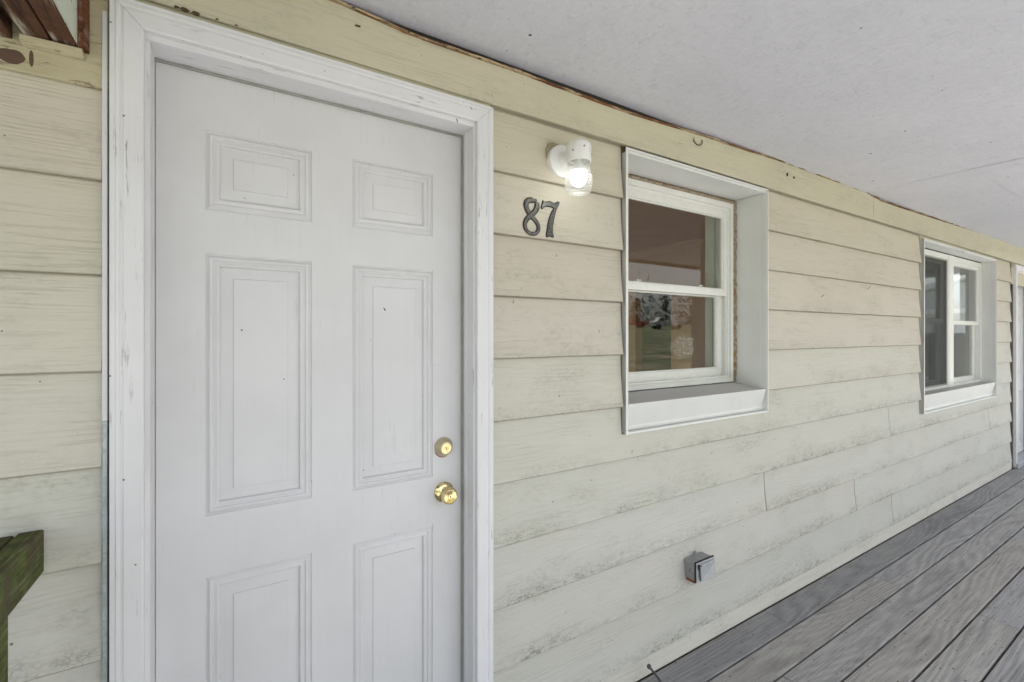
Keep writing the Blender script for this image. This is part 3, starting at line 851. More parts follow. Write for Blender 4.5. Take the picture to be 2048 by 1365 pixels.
def frame_rect(b, x0, x1, z0, z1, wl, wr, wb, wt, y0, y1, mi=0):
    b.box(x0, x0 + wl, y0, y1, z0, z1, mi); b.box(x1 - wr, x1, y0, y1, z0, z1, mi)
    b.box(x0 + wl, x1 - wr, y0, y1, z0, z0 + wb, mi); b.box(x0 + wl, x1 - wr, y0, y1, z1 - wt, z1, mi)
    return b

def sash(win, x0, x1, z0, z1, y, st, bt, tp, glass, d=0.026, stp=0.006):
    b = B()
    frame_rect(b, x0, x1, z0, z1, st, st, bt, tp, y, y + d)
    frame_rect(b, x0 + st, x1 - st, z0 + bt, z1 - tp, stp, stp, stp, stp, y + 0.006, y + d - 0.004)
    part("sash", b, "vinyl", win, bevel=0.0015)
    part("pane", B().box(x0 + st + 0.002, x1 - st - 0.002, y + 0.011, y + 0.015, z0 + bt + 0.002, z1 - tp - 0.002), glass, win)

def dh_window(label, x0, x1, zb, zt, yf, glass, rail_z, lower_extra=0.0):
    win = empty("window", ((x0 + x1) / 2, yf, zb), house)
    win["label"] = label
    return win

# --- window by the lamp
w1 = empty("window", (1.86, 0.165, Z(-0.27)), house)
w1["label"] = "single double-hung window by the lamp with rusty caulk"
metal_trim(w1, W1[0], W1[1], Z(-0.402), Z(0.747), 0.166, Z(-0.2605), Z(-0.283))
fx0, fx1, fz0, fz1 = 1.368, 2.320, Z(-0.256), Z(0.706)
b = B()
frame_rect(b, fx0, fx1, fz0, fz1, 0.046, 0.022, 0.022, 0.026, 0.160, 0.245)
frame_rect(b, fx0 + 0.046, fx1 - 0.022, fz0 + 0.022, fz1 - 0.026, 0.010, 0.010, 0.010, 0.016, 0.172, 0.245)
frame_rect(b, fx0 + 0.056, fx1 - 0.032, fz0 + 0.032, fz1 - 0.042, 0.008, 0.006, 0.001, 0.010, 0.180, 0.188)
part("window_frame", b, "vinyl", w1, bevel=0.002)
sash(w1, fx0 + 0.054, fx1 - 0.026, Z(0.206), Z(0.665), 0.176, 0.036, 0.034, 0.034, "glass_plain")
sash(w1, fx0 + 0.058, fx1 - 0.032, Z(-0.226), Z(0.236), 0.206, 0.040, 0.042, 0.030, "glass")
b = B().box(2.06, 2.12, 0.196, 0.206, Z(0.2405), Z(0.250)); b.box(2.075, 2.10, 0.190, 0.198, Z(0.2505), Z(0.257))
part("sash_lock", b, "vinyl", w1, bevel=0.002)
b = B().box(1.60, 1.66, 0.196, 0.206, Z(0.2405), Z(0.250)); b.box(1.615, 1.64, 0.190, 0.198, Z(0.2505), Z(0.257))
part("sash_lock", b, "vinyl", w1, bevel=0.002)
# crumbling caulk between lining and frame
rc = random.Random(5)
b = B()
n = 60
b.loft([[(fx1 + 0.001, 0.160 + rc.uniform(-.003, .002), z), (fx1 + 0.020, 0.154 + rc.uniform(-.004, .003), z), (fx1 + 0.027, 0.160, z), (fx1 + 0.0, 0.172, z)] for z in [Z(-0.258) + (0.965) * i / n for i in range(n + 1)]])
b.loft([[(x, 0.160 + rc.uniform(-.004, .002), Z(0.7065)), (x, 0.156 + rc.uniform(-.005, .003), Z(0.716) + rc.uniform(-.002, .003)), (x, 0.166, Z(0.728)), (x, 0.172, Z(0.7065))] for x in [1.37 + 0.972 * i / n for i in range(n + 1)]])
part("caulk", b, "caulk", w1, smooth=40)
# inner lining of the thick wall
b = B().box(2.262, 2.30, 0.247, 0.292, Z(-0.27), Z(0.75)); b.box(1.36, 2.262, 0.247, 0.292, Z(0.69), Z(0.75)); b.box(1.36, 2.262, 0.247, 0.30, Z(-0.30), Z(-0.25))
b.box(1.36, 1.40, 0.247, 0.292, Z(-0.25), Z(0.69))
part("inner_lining", b, "room_trim", w1)

# --- twin window further along
w2 = empty("window", (5.45, 0.10, Z(-0.48)), house)
w2["label"] = "twin double-hung window near the far door, left half screened"
metal_trim(w2, W2[0], W2[1], Z(-0.611), Z(0.735), 0.101, Z(-0.474), Z(-0.470))
gx0, gxm0, gxm1, gx1 = 4.535, 5.345, 5.545, 6.395
fz0, fz1 = Z(-0.472), Z(0.706)
b = B()
frame_rect(b, gx0, gxm0 + 0.085, fz0, fz1, 0.05, 0.02, 0.022, 0.045, 0.094, 0.18)
b.box(gxm0 + 0.0855, gxm1, 0.090, 0.18, fz0, fz1)
frame_rect(b, gxm1 + 0.0005, gx1, fz0, fz1, 0.012, 0.045, 0.022, 0.040, 0.094, 0.18)
part("window_frame", b, "vinyl", w2, bevel=0.002)
sash(w2, gx0 + 0.05, gxm0 + 0.065, Z(0.098), Z(0.662), 0.120, 0.035, 0.032, 0.03, "glass_clear")
sash(w2, gx0 + 0.05, gxm0 + 0.065, Z(-0.450), Z(0.128), 0.148, 0.040, 0.040, 0.030, "glass_clear")
sash(w2, gxm1 + 0.012, gx1 - 0.045, Z(0.090), Z(0.668), 0.110, 0.034, 0.032, 0.032, "glass_clear")
sash(w2, gxm1 + 0.014, gx1 - 0.05, Z(-0.450), Z(0.124), 0.138, 0.040, 0.036, 0.030, "glass_clear")
b = B()
frame_rect(b, gx0 + 0.05, gxm0 + 0.065, Z(-0.450), Z(0.662), 0.014, 0.014, 0.014, 0.014, 0.100, 0.108)
part("screen_frame", b, "vinyl_dark", w2)
part("insect_screen", B().box(gx0 + 0.062, gxm0 + 0.053, 0.1035, 0.1045, Z(-0.438), Z(0.650)), "screen", w2)
b = B().box(5.36, 5.46, -0.022, -0.014, Z(0.700), Z(0.709))
part("bent_flange", b, "apron", w2, bevel=0.002)
b = B().box(6.44, 6.48, 0.1805, 0.206, Z(-0.50), Z(0.75)); b.box(4.56, 6.44, 0.1805, 0.206, Z(0.706), Z(0.75)); b.box(4.56, 6.44, 0.1805, 0.206, Z(-0.52), Z(-0.475)); b.box(4.56, 4.60, 0.1805, 0.206, Z(-0.475), Z(0.706))
part("inner_lining", b, "room_trim", w2)

# ------------------------------------------------------------------ rooms seen through the glass
RC = Z(1.02)
b = B()
# first room: right wall (x=4.3) with a doorway, back and left walls with openings added to let sky light in
b.box(4.30, 4.42, 0.30, 2.18, -0.02, RC); b.box(4.30, 4.42, 2.72, 5.2, -0.02, RC); b.box(4.30, 4.42, 2.18, 2.72, Z(0.53), RC)
b.box(-1.5, -1.38, 0.30, 1.2, -0.02, RC); b.box(-1.5, -1.38, 4.4, 5.2, -0.02, RC); b.box(-1.5, -1.38, 1.2, 4.4, Z(0.95), RC); b.box(-1.5, -1.38, 1.2, 4.4, -0.02, Z(-0.9))
for x0, x1, z0, z1 in ((-1.38, -1.0, -0.02, RC), (-1.0, 4.0, Z(0.95), RC), (4.0, 4.30, -0.02, RC)):
    b.box(x0, x1, 5.08, 5.2, z0, z1)
part("room_wall", b, "room_wall", house)
b = B()
for x0, x1, z0, z1 in ((4.42, 9.38, -0.02, RC),):
    b.box(x0, x1, 5.08, 5.2, z0, z1)
b.box(9.38, 9.5, 0.21, 0.93, -0.02, RC); b.box(9.38, 9.5, 1.75, 5.2, -0.02, RC); b.box(9.38, 9.5, 0.93, 1.75, Z(0.90), RC); b.box(9.38, 9.5, 0.93, 1.75, -0.02, Z(0.02))
part("room_wall", b, "room_wall_grey", house)
part("room_wall", B().box(4.4205, 4.43, 0.21, 2.1, -0.02, RC), "room_wall_grey", house)
part("room_floor", B().box(-1.38, 9.38, 0.30, 5.08, -0.03, -0.0205), "room_floor", house)
part("room_ceiling", B().box(-1.5, 9.5, 0.205, 5.2, RC + 0.0005, RC + 0.03), "room_ceiling", house)
b = B()
b.loft([[(4.299, y, RC - 0.001), (4.299, y, RC - 0.085), (4.280, y, RC - 0.075), (4.262, y, RC - 0.045), (4.225, y, RC - 0.020), (4.220, y, RC - 0.001)] for y in (0.31, 5.07)])
part("crown_moulding", b, "room_wall", house)
# inner faces of the front wall
b = B()
for x0, x1, z0, z1 in ((-1.38, 1.36, -0.02, RC), (1.36, 2.30, Z(0.75), RC), (1.36, 2.30, -0.02, Z(-0.30)), (2.30, 4.29, -0.02, RC)):
    b.box(x0, x1, 0.2005, 0.292, z0, z1)
part("room_wall", b, "room_wall", house)
b = B()
for x0, x1, z0, z1 in ((4.431, 4.56, -0.02, RC), (4.56, 6.48, Z(0.75), RC), (4.56, 6.48, -0.02, Z(-0.52)), (6.48, 9.38, -0.02, RC)):
    b.box(x0, x1, 0.2005, 0.2055, z0, z1)
part("room_wall", b, "room_wall_grey", house)
# ------------------------------------------------------------------ porch ceiling, roof and beam
CZ = Z(0.915)
def ceil_sheet(x0, x1, y0, y1, dz=0.0):
    b = B()
    nx = max(2, int((x1 - x0) / 0.12)); yl = [y1 - q for q in (0.0, 0.02, 0.04, 0.06, 0.08, 0.10, 0.13, 0.17)]
    if y1 < 0: yl = [y1]
    k_ = max(2, int((yl[-1] - y0) / 0.25)); yl += [yl[-1] + (y0 - yl[-1]) * q / k_ for q in range(1, k_ + 1)]; yl.reverse(); ny = len(yl) - 1
    vs = []
    for zz in (0, 0.012):
        for j in range(ny + 1):
            for i in range(nx + 1):
                x = x0 + (x1 - x0) * i / nx; y = yl[j]
                sag = 0.004 * math.sin(x * 1.3) + 0.003 * math.sin(y * 3 + x) + interp([(-1, 0), (2, 0), (3, .006), (5, .012), (10, .026)], x)
                bow = max(0.0, (y + 0.10) / 0.124)
                sag += 0.005 * bow ** 2 * (0.5 + 0.32 * math.sin(x * 2.3 + 0.6) + 0.18 * math.sin(x * 6.1))
                vs.append((x, y, CZ + dz + sag + zz))
    N = (nx + 1) * (ny + 1)
    fs = [(j * (nx + 1) + i, j * (nx + 1) + i + 1, (j + 1) * (nx + 1) + i + 1, (j + 1) * (nx + 1) + i) for j in range(ny) for i in range(nx)]
    fs += [tuple(N + q for q in reversed(f)) for f in fs]
    b.add(vs, fs)
    return b
pc = part("porch_ceiling", ceil_sheet(-0.27, 3.512, -2.25, 0.024), "ceiling", house, smooth=40)
part("ceiling_panel", ceil_sheet(3.516, 9.6, -0.498, 0.024, 0.0), "ceiling", pc, smooth=40)
part("ceiling_panel", ceil_sheet(3.516, 9.6, -2.25, -0.4998, -0.0008), "ceiling", pc, smooth=40)
b = B().box(-1.7, 9.9, -2.55, 6.2, Z(1.06), Z(1.16)); b.box(-1.7, 9.9, -2.495, -0.15, Z(0.972), Z(1.055)); b.box(-1.7, 9.9, -0.1495, 0.19, Z(1.0), Z(1.055))
b.loft([[(x, -2.6, Z(1.165)), (x, 6.3, Z(1.165)), (x, 1.9, Z(2.7))] for x in (-1.8, 10.0)])
part("roof", b, "shingle", house)
part("fascia_board", B().box(-1.7, 9.9, -2.545, -2.50, Z(0.935), Z(1.055)), "nb_white", house)
beam = part("porch_beam", B().box(-0.3160, -0.2775, -2.45, -0.001, Z(0.607), Z(0.915)), ["brown"], house, bevel=0.002)
beam["label"] = "flaking brown beam end above the railing"
part("beam_board", B().box(-0.360, -0.3185, -2.45, -0.001, Z(0.604), Z(0.915)), "brown", beam, bevel=0.002)
part("beam_board", B().box(-0.398, -0.376, -2.45, -0.001, Z(0.595), Z(0.915)), "brown", beam, bevel=0.002)
part("beam_facing", B().box(-0.2772, -0.2745, -2.45, -0.006, Z(0.610), Z(0.9155)), "mint", beam)
part("beam_trim", B().box(-0.2735, -0.2600, -0.026, 0.0005, Z(0.603), Z(0.9155)), "rust", beam, bevel=0.001)
b = B()
b.loft([[(x, -0.020, Z(0.602)), (x, -0.0185, Z(0.594)), (x, -0.006, Z(0.587)), (x, 0.0005, Z(0.586)), (x, 0.0005, Z(0.602))] for x in (-0.362, -0.268)])
part("beam_ledge", b, "chipped", beam)

# ================================================================== DECK
deck = tag(empty("porch_deck", (4.4, -1.0, 0)), "weathered grey plank porch floor", None, None, "structure")
rd = random.Random(11)
JOINT = {0: [2.331, 5.3], 1: [3.205, 6.6], 2: [1.952, 5.9], 3: [4.6, 7.7], 4: [3.230, 6.1], 5: [2.6, 5.0], 6: [4.1]}
TONE = {0: [(.186, .185, .183), (.182, .181, .179), (.20, .20, .20)], 1: [(.238, .230, .214), (.228, .226, .223), (.222, .222, .225)], 2: [(.236, .230, .218), (.232, .228, .221), (.22, .22, .225)],
        3: [(.235, .225, .21), (.22, .22, .22)], 4: [(.240, .238, .225), (.212, .212, .214), (.22, .22, .22)]}
YB = [0.003, -0.145, -0.288, -0.434, -0.586, -0.734, -0.880, -1.026, -1.172, -1.318, -1.464, -1.610, -1.756, -1.902]
for i in range(len(YB) - 1):
    js = JOINT.get(i, [rd.uniform(1, 3), rd.uniform(5, 7)])
    xs_ = [-0.75] + js + [9.5]
    for k, (a, c) in enumerate(zip(xs_, xs_[1:])):
        tn = TONE.get(i, [])
        col = tn[k] if k < len(tn) else (0.22 + rd.uniform(-.03, .04),) * 3
        col = [q * 1.6 for q in col]
        dz_ = rd.uniform(-0.0012, 0)
        b = B().box(a + 0.0012, c - 0.0012, YB[i + 1] + 0.0045, YB[i] - 0.0045, -0.027 + dz_, dz_)
        part("deck_board", b, "deck", deck, bevel=0.003, color=tuple(col) + (1,))
b = B()
for k in range(26):
    x = -0.7 + k * 0.406
    b.box(x, x + 0.038, -1.89, -0.01, -0.20, -0.0285)
part("deck_joist", b, "dark", deck)  # joists coloured dark so the gaps between boards look shaded
part("rim_board", B().box(-0.79, 9.54, -1.945, -1.906, -0.26, -0.002), "deck", deck, color=(.22, .21, .2, 1))
b = B()
for k in range(26):
    x = -0.7 + k * 0.406 + 0.019
    for i in range(len(YB) - 1):
        for yy in (YB[i] - 0.03, YB[i + 1] + 0.03):
            b.lathe([(0.0038, -0.004), (0.0038, 0.0006), (0.001, 0.0008)], (x + rd.uniform(-.008, .008), yy + rd.uniform(-.006, .006), 0), 'z', 8, 0, True)
tag(part("deck_screw", b, "nail", deck), None, None, None, "stuff")

# leaf litter and dirt in the crack along the wall
b = B(); rl = random.Random(21)
for k in range(150):
    x = 0.8 + rl.random() ** 1.6 * 5.6; y = 0.001 - abs(rl.gauss(0, 0.006)); s_ = rl.uniform(0.002, 0.006)
    a = rl.uniform(0, 6.28)
    dx, dy = math.cos(a) * s_, math.sin(a) * s_ * 0.5
    b.add([(x - dx, y - dy, 0.001), (x + dy, y - dx * 0.4, 0.002 + s_ * .4), (x + dx, y + dy, 0.001 + s_ * 0.5), (x - dy, y + dx * 0.4, 0.003)], [(0, 1, 2, 3), (0, 2, 1), (0, 3, 2)])
tag(part("litter", b, "mud"), "bits of dark debris in the crack between deck and wall", "debris", None, "stuff")

# ================================================================== RAILING
rail = tag(empty("railing", (-0.36, -0.75, 0)), "mossy green wooden porch railing ending at the wall left of the door", "railing")
b = B().box(-0.3645, -0.3260, -1.55, -0.016, Z(-0.486), Z(-0.398))
part("top_rail", b, "moss", rail, bevel=0.004, seg=3)
b = B().box(-0.4060, -0.3685, -1.55, -0.018, Z(-0.486), Z(-0.400))
part("top_rail", b, "moss", rail, bevel=0.004, seg=3)
b = B().box(-0.3560, -0.3285, -1.50, -0.05, 0.10, 0.138)
part("bottom_rail", b, "moss", rail, bevel=0.003)
for y in (-0.185, -0.36, -0.535, -0.71, -0.885, -1.06, -1.235):
    b = B().box(-0.372, -0.334, y - 0.019, y + 0.022, 0.139, Z(-0.4865))
    if y > -0.2: b = B().box(-0.424, -0.3345, y - 0.019, y + 0.022, 0.0, Z(-0.4865))
    part("post" if y > -0.2 else "baluster", b, "moss", rail, bevel=0.003)

# ================================================================== WALL LAMP
LX, LZ = 1.018, Z(0.626)
lamp = tag(empty("wall_lamp", (LX, 0.0, LZ)), "white porch lamp with lit bulb in a clear threaded glass jar above the house number", "lamp")
b = B()
b.lathe([(0.0, 0.014), (0.0585, 0.014), (0.0590, -0.004), (0.0585, -0.012), (0.0555, -0.0155), (0.050, -0.0170), (0.030, -0.0180), (0.026, -0.022), (0.023, -0.036), (0.023, -0.070), (0.0, -0.070)], (LX, 0, LZ - 0.002), 'y', 48)
part("mounting_base", b, "lampwhite", lamp, smooth=35)
cy = -0.098
b = B()
b.lathe([(0.0, 0.0355), (0.024, 0.0350), (0.0345, 0.0325), (0.0400, 0.0285), (0.0425, 0.0235), (0.0436, 0.0160), (0.0437, -0.0330), (0.0425, -0.0350), (0.0400, -0.0350), (0.0395, -0.0100), (0.0, -0.0100)], (LX, cy, LZ), 'z', 48)
cup = part("lamp_cup", b, "lampwhite", lamp, smooth=35)
for a in (205, 255, 330):
    b = B()
    p = (LX + 0.0435 * math.cos(math.radians(a)), cy + 0.0435 * math.sin(math.radians(a)), LZ - 0.006 if a != 255 else LZ + 0.006)
    b.tube([p, (p[0] + 0.004 * math.cos(math.radians(a)), p[1] + 0.004 * math.sin(math.radians(a)), p[2])], 0.0028, 8)
    part("set_screw", b, "steelgrey", cup)
b = B()
prof = [(0.0385, -0.026), (0.0400, -0.040), (0.0405, -0.070), (0.0415, -0.076)]
for k in range(6):
    z = -0.080 - k * 0.0095
    prof += [(0.0455 - 0.0012 * max(0, k - 3), z), (0.0478 - 0.0018 * max(0, k - 3), z - 0.0045)]
prof += [(0.0390, -0.138), (0.0330, -0.1415), (0.0, -0.1420)]
inner = [(max(0.0, r - 0.0025), h + (0.002 if r < 0.035 else 0)) for r, h in reversed(prof)]
b.lathe(prof, (LX, cy, LZ), 'z', 48)
part("glass_jar", b, "jar", lamp, smooth=50)
b = B()
b.lathe([(0.0, -0.011), (0.0135, -0.011), (0.0140, -0.030), (0.0165, -0.040), (0.0220, -0.052), (0.0265, -0.062), (0.0285, -0.066)], (LX, cy, LZ), 'z', 40)
bulbo = part("bulb", b, "bulbwhite", lamp, smooth=50)
b = B()
b.lathe([(0.0286, -0.0655), (0.0302, -0.076), (0.0295, -0.090), (0.0260, -0.101), (0.0200, -0.110), (0.0110, -0.1155), (0.0, -0.1170)], (LX, cy, LZ), 'z', 40)
part("bulb_dome", b, "bulb", bulbo, smooth=60)
# stale caulk and dirt shadow left by an older, larger fixture
b = B()
pts = [(-0.060, 0.000), (-0.063, 0.030), (-0.050, 0.058), (-0.034, 0.066), (0.000, 0.064), (0.016, 0.058), (0.022, 0.045), (0.0, 0.030), (-0.030, 0.010)]
b.loft([[(LX + x, 0.0035 + 0.05 * z, LZ + z) for x, z in pts], [(LX + x, 0.008 + 0.05 * z, LZ + z) for x, z in pts]])
M["stain"] = mk_plain("dirty_old_paint_ring", (0.33, 0.30, 0.19), 0.8, 0, 0.15, 60, 0.3)
part("paint_ring", b, "stain", lamp)

# ================================================================== HOUSE NUMBERS
def smooth_closed(pts, sub=4):
    out = []
    n = len(pts)
    for i in range(n):
        p0, p1, p2, p3 = (Vector(pts[(i + k) % n]) for k in (-1, 0, 1, 2))
        for k in range(sub):
            t = k / sub
            out.append(0.5 * ((2 * p1) + (-p0 + p2) * t + (2 * p0 - 5 * p1 + 4 * p2 - p3) * t * t + (-p0 + 3 * p1 - 3 * p2 + p3) * t ** 3))
    return out
def cr_open(pts, sub=5):
    out = []
    n = len(pts)
    for i in range(n - 1):
        p0, p1, p2, p3 = (Vector(pts[min(max(i + k, 0), n - 1)]) for k in (-1, 0, 1, 2))
        for k in range(sub):
            t = k / sub
            out.append(0.5 * ((2 * p1) + (-p0 + p2) * t + (2 * p0 - 5 * p1 + 4 * p2 - p3) * t * t + (-p0 + 3 * p1 - 3 * p2 + p3) * t ** 3))
    out.append(Vector(pts[-1]))
    return out
# board face under the numbers slopes a little: y of the lap board at height z
def board_y(zr, row):
    tt = min(1, max(0, (zr - COURSE[row]) / 0.21))
    return 0.0165 * (1 - (1 - tt) ** 1.7)
eight = [(0.917, 0.475), (0.905, 0.470), (0.893, 0.470), (0.881, 0.466), (0.8735, 0.456), (0.8730, 0.443), (0.880, 0.427), (0.890, 0.415), (0.905, 0.402), (0.9165, 0.388), (0.9195, 0.372), (0.912, 0.357),
         (0.897, 0.350), (0.880, 0.351), (0.867, 0.361), (0.8625, 0.376), (0.867, 0.391), (0.877, 0.404), (0.890, 0.415), (0.905, 0.428), (0.916, 0.443), (0.919, 0.456), (0.914, 0.466), (0.909, 0.469)]
path = cr_open(eight, 4)
b = B(); rings = []
N = len(path)
for i, p in enumerate(path):
    d = (path[min(i + 1, N - 1)] - path[max(i - 1, 0)]).normalized()
    nrm = Vector((-d.y, d.x))
    hw = 0.0088 if 0.05 < i / N < 0.93 else 0.0045
    hw *= 1.0 + 0.18 * math.sin(i / N * 9.0)
    yb = board_y(p.y, 1) + 0.002
    prof = [(-1.0, 0.0), (-0.98, -0.0055), (-0.62, -0.0075), (-0.42, -0.0066), (0, -0.0072), (0.42, -0.0066), (0.62, -0.0075), (0.98, -0.0055), (1.0, 0.0)]
    rings.append([(p.x + nrm.x * hw * s_, yb + dy, Z(p.y) + nrm.y * hw * s_) for s_, dy in prof])
b.loft(rings)
nf = len(b.f) - 2
for i in range(nf):
    if i % 9 in (0, 1, 6, 7): b.m[i] = 1
g = "house numbers beside the front door"
tag(part("house_number", b, ["pewter", "patina"], None, smooth=30), "dark pewter figure 8 below the porch lamp", "house number", g)
seven = [(0.945, 0.478), (0.954, 0.4735), (0.976, 0.480), (0.997, 0.4765), (1.014, 0.4845), (1.021, 0.479), (1.005, 0.451), (0.993, 0.417), (0.985, 0.385), (0.9835, 0.363), (0.986, 0.351), (0.980, 0.346), (0.967, 0.349), (0.955, 0.3445), (0.950, 0.349),
         (0.9555, 0.373), (0.9645, 0.406), (0.979, 0.438), (0.990, 0.4545), (0.972, 0.4575), (0.953, 0.4545), (0.942, 0.4455), (0.935, 0.450), (0.940, 0.4635)]
out = smooth_closed(seven, 3)
n = len(out)
def inset(pts, d):
    res = []
    for i in range(len(pts)):
        a, c, e = pts[i - 1], pts[i], pts[(i + 1) % len(pts)]
        t_ = (e - a).normalized()
        res.append(c + Vector((t_.y, -t_.x)) * d)     # outline runs clockwise
    return res
rings = []
for d, y in ((0, 0.0), (0, -0.0045), (0.0022, -0.0072), (0.0036, -0.0060)):
    rings.append([(p.x, board_y(p.y, 1) + 0.002 + y, Z(p.y)) for p in inset(out, d)])
b = B()
b.loft(rings, False)
for i in range(n * 2): b.m[i] = 1
from mathutils.geometry import tessellate_polygon
tris = tessellate_polygon([[Vector((p.x, p.y, 0)) for p in out]])
base = 3 * n
for tr_ in tris:
    b.f.append(tuple(base + i for i in tr_)); b.m.append(0)
    b.f.append(tuple(reversed(tr_))); b.m.append(0)
tag(part("house_number", b, ["pewter", "patina"], None, smooth=30), "dark pewter figure 7 to the right of the 8", "house number", g)

# ================================================================== OUTDOOR SOCKET BOX
ox0, ox1, oz0, oz1 = 1.716, 1.836, Z(-1.076), Z(-0.996)
oy = -0.047
box = tag(empty("outlet_box", ((ox0 + ox1) / 2, 0, oz0)), "small grey weatherproof socket box low on the siding with rust under it", "electrical box")
part("box_body", B().box(ox0, ox1, oy, 0.010, oz0, oz1), "steelgrey", box, bevel=0.003)
b = B().box(ox0 - 0.0045, ox1 + 0.0045, oy - 0.004, oy + 0.0015, oz0 - 0.0035, oz1 + 0.0045)
part("gasket", b, "black", box)
b = B()
b.loft([[(ox0 - 0.002, y, oz0 - 0.002), (ox1 + 0.002, y - q, oz0 - 0.003), (ox1 + 0.002, y, oz1 + 0.002), (ox0 - 0.002, y, oz1 + 0.002)] for y, q in ((oy - 0.0045, 0.004), (oy - 0.009, 0.008))])
cov = part("cover_plate", b, "lidgrey", box, bevel=0.001)
b = B()
b.loft([[(ox0 + 0.018, y, oz0 + 0.004), (ox1 - 0.004, y - q, oz0 + 0.002), (ox1 - 0.010, y, oz1 - 0.014), (ox0 + 0.014, y, oz1 - 0.014)] for y, q in ((oy - 0.0095, 0.006), (oy - 0.017, 0.010))])
b.tube([(ox0 + 0.020, oy - 0.014, oz1 - 0.010), (ox1 - 0.012, oy - 0.014, oz1 - 0.010)], 0.004, 10)
part("flip_lid", b, "lidgrey", cov, bevel=0.002)
b = B()
b.tube([(ox0 + 0.008, oy - 0.013, oz1 - 0.004), (ox0 + 0.008, oy - 0.013, oz1 - 0.024)], 0.0045, 10)
part("hinge_pin", b, "black", cov)
b = B()
b.tube([(ox0 + 0.010, oy - 0.012, oz1 - 0.028), (ox0 + 0.011, oy - 0.0135, oz0 + 0.030), (ox0 + 0.016, oy - 0.0145, oz0 + 0.012), (ox0 + 0.022, oy - 0.0145, oz0 + 0.004)], 0.0016, 8)
part("hinge_spring", b, "black", cov)
b = B()
b.lathe([(0.003, 0.0), (0.003, -0.004), (0.0, -0.0045)], (ox1 - 0.002, oy - 0.014, oz0 + 0.012), 'y', 12)
part("cover_screw", b, "black", cov)
b = B()
b.lathe([(0.011, 0.001), (0.011, -0.0012), (0.009, -0.0018), (0.0, -0.0018)], (ox0, -0.020, (oz0 + oz1) / 2), 'x', 24)
part("knockout_plug", b, "steelgrey", box, smooth=40)
b = B().box(ox0 - 0.0026, ox0 - 0.0016, -0.0215, -0.0185, (oz0 + oz1) / 2 - 0.007, (oz0 + oz1) / 2 + 0.007)
part("plug_slot", b, "black", box)
b = B()
b.tube([(ox0 + 0.062, 0.004, oz1 - 0.002), (ox0 + 0.062, 0.002, oz1 + 0.016)], 0.0045, 10)
b.lathe([(0.004, 0.002), (0.004, -0.006), (0.0, -0.007)], (ox0 + 0.064, 0.002, oz1 + 0.016), 'y', 12)
part("mounting_lug", b, "steelgrey", box, smooth=40)
b = B().box(ox0 + 0.001, ox0 + 0.060, -0.040, 0.004, oz0 - 0.013, oz0 - 0.0005)
part("rust_scale", b, "rustspot", box, bevel=0.005)

# ================================================================== NAIL STANDING IN THE DECK
b = B()
b.tube([(1.500, -0.052, -0.01), (1.462, -0.052, 0.040), (1.425, -0.050, 0.088)], [0.0042, 0.0046, 0.0046], 10)
b.tube([(1.425, -0.050, 0.088), (1.421, -0.049, 0.092)], [0.0095, 0.0090], 12)
tag(part("nail", b, "nail", None, smooth=40), "long grey nail sticking up from the deck at the foot of the wall", "nail")

# flakes of bare brown wood on the lower edge of the top board, staples left in the boards
rch = random.Random(9)
for (x, z, w_, h_) in ((-0.108, .7600, .007, .0035), (-0.092, .7595, .011, .0055), (-0.072, .7590, .009, .0045), (-0.030, .7605, .004, .0025), (0.010, .7600, .004, .002), (0.300, .862, .012, .002), (2.55, .860, .007, .012), (2.62, .858, .008, .006)):
    b = B(); pts = []
    for k in range(9):
        a = 2 * math.pi * k / 9; r_ = rch.uniform(.6, 1.15)
        pts.append((x + w_ * r_ * math.cos(a), z + h_ * r_ * math.sin(a)))
    b.loft([[(p, -0.0052 if z > .8 else -0.0048, Z(q)) for p, q in pts], [(p, 0.0, Z(q)) for p, q in pts]])
    part("paint_chip", b, "mud", house)
for (x, z, a) in ((2.94, .222, .45), (3.56, .305, .5)):
    b = B(); c_, s_ = math.cos(a) * .014, math.sin(a) * .014
    b.tube([(x - c_, 0.002, Z(z) - s_), (x - c_, -0.001, Z(z) - s_), (x + c_, -0.001, Z(z) + s_), (x + c_, 0.003, Z(z) + s_)], 0.0016, 5)
    part("staple", b, "nail", house)

# mud-dauber trace hooked on the top board
b = B()
q = [(1.790 + 0.030 * math.cos(a), -0.0065, Z(0.873) + 0.020 * math.sin(a)) for a in [math.radians(165 + 220 * i / 14) for i in range(15)]]
b.tube(q, 0.0022, 6)
tag(part("mud_trail", b, "mud", None), "curled brown mud trail on the cream board just under the ceiling", "mud trail")

# ================================================================== THINGS SEEN ONLY AS REFLECTIONS
def tree_mesh(seed, H, crown="twig"):
    r = random.Random(seed)
    tr, cr = B(), B()
    def grow(p, d, L, rad, lv):
        pts = [p]; q = p; dd = d
        for i in range(3):
            dd = (dd + Vector((r.uniform(-.18, .18), r.uniform(-.18, .18), r.uniform(-.02, .12)))).normalized()
            q = q + dd * (L / 3); pts.append(q)
        tgt = tr if lv < 2 else cr
        tgt.tube(pts, [rad, rad * .85, rad * .7, rad * .5], 5 if lv < 2 else 3, 0, False)
        if lv >= 4: return
        for k in range(3 if lv < 3 else 4):
            a = r.uniform(0, 6.28)
            nd = (dd * 0.75 + Vector((math.cos(a), math.sin(a), r.uniform(0.05, 0.5))) * 0.65).normalized()
            grow(pts[-1] if k < 2 else pts[2], nd, L * r.uniform(.58, .78), rad * .5, lv + 1)
    grow(Vector((0, 0, 0)), Vector((0, 0, 1)), H * 0.34, H * 0.022, 0)
    return tr, cr
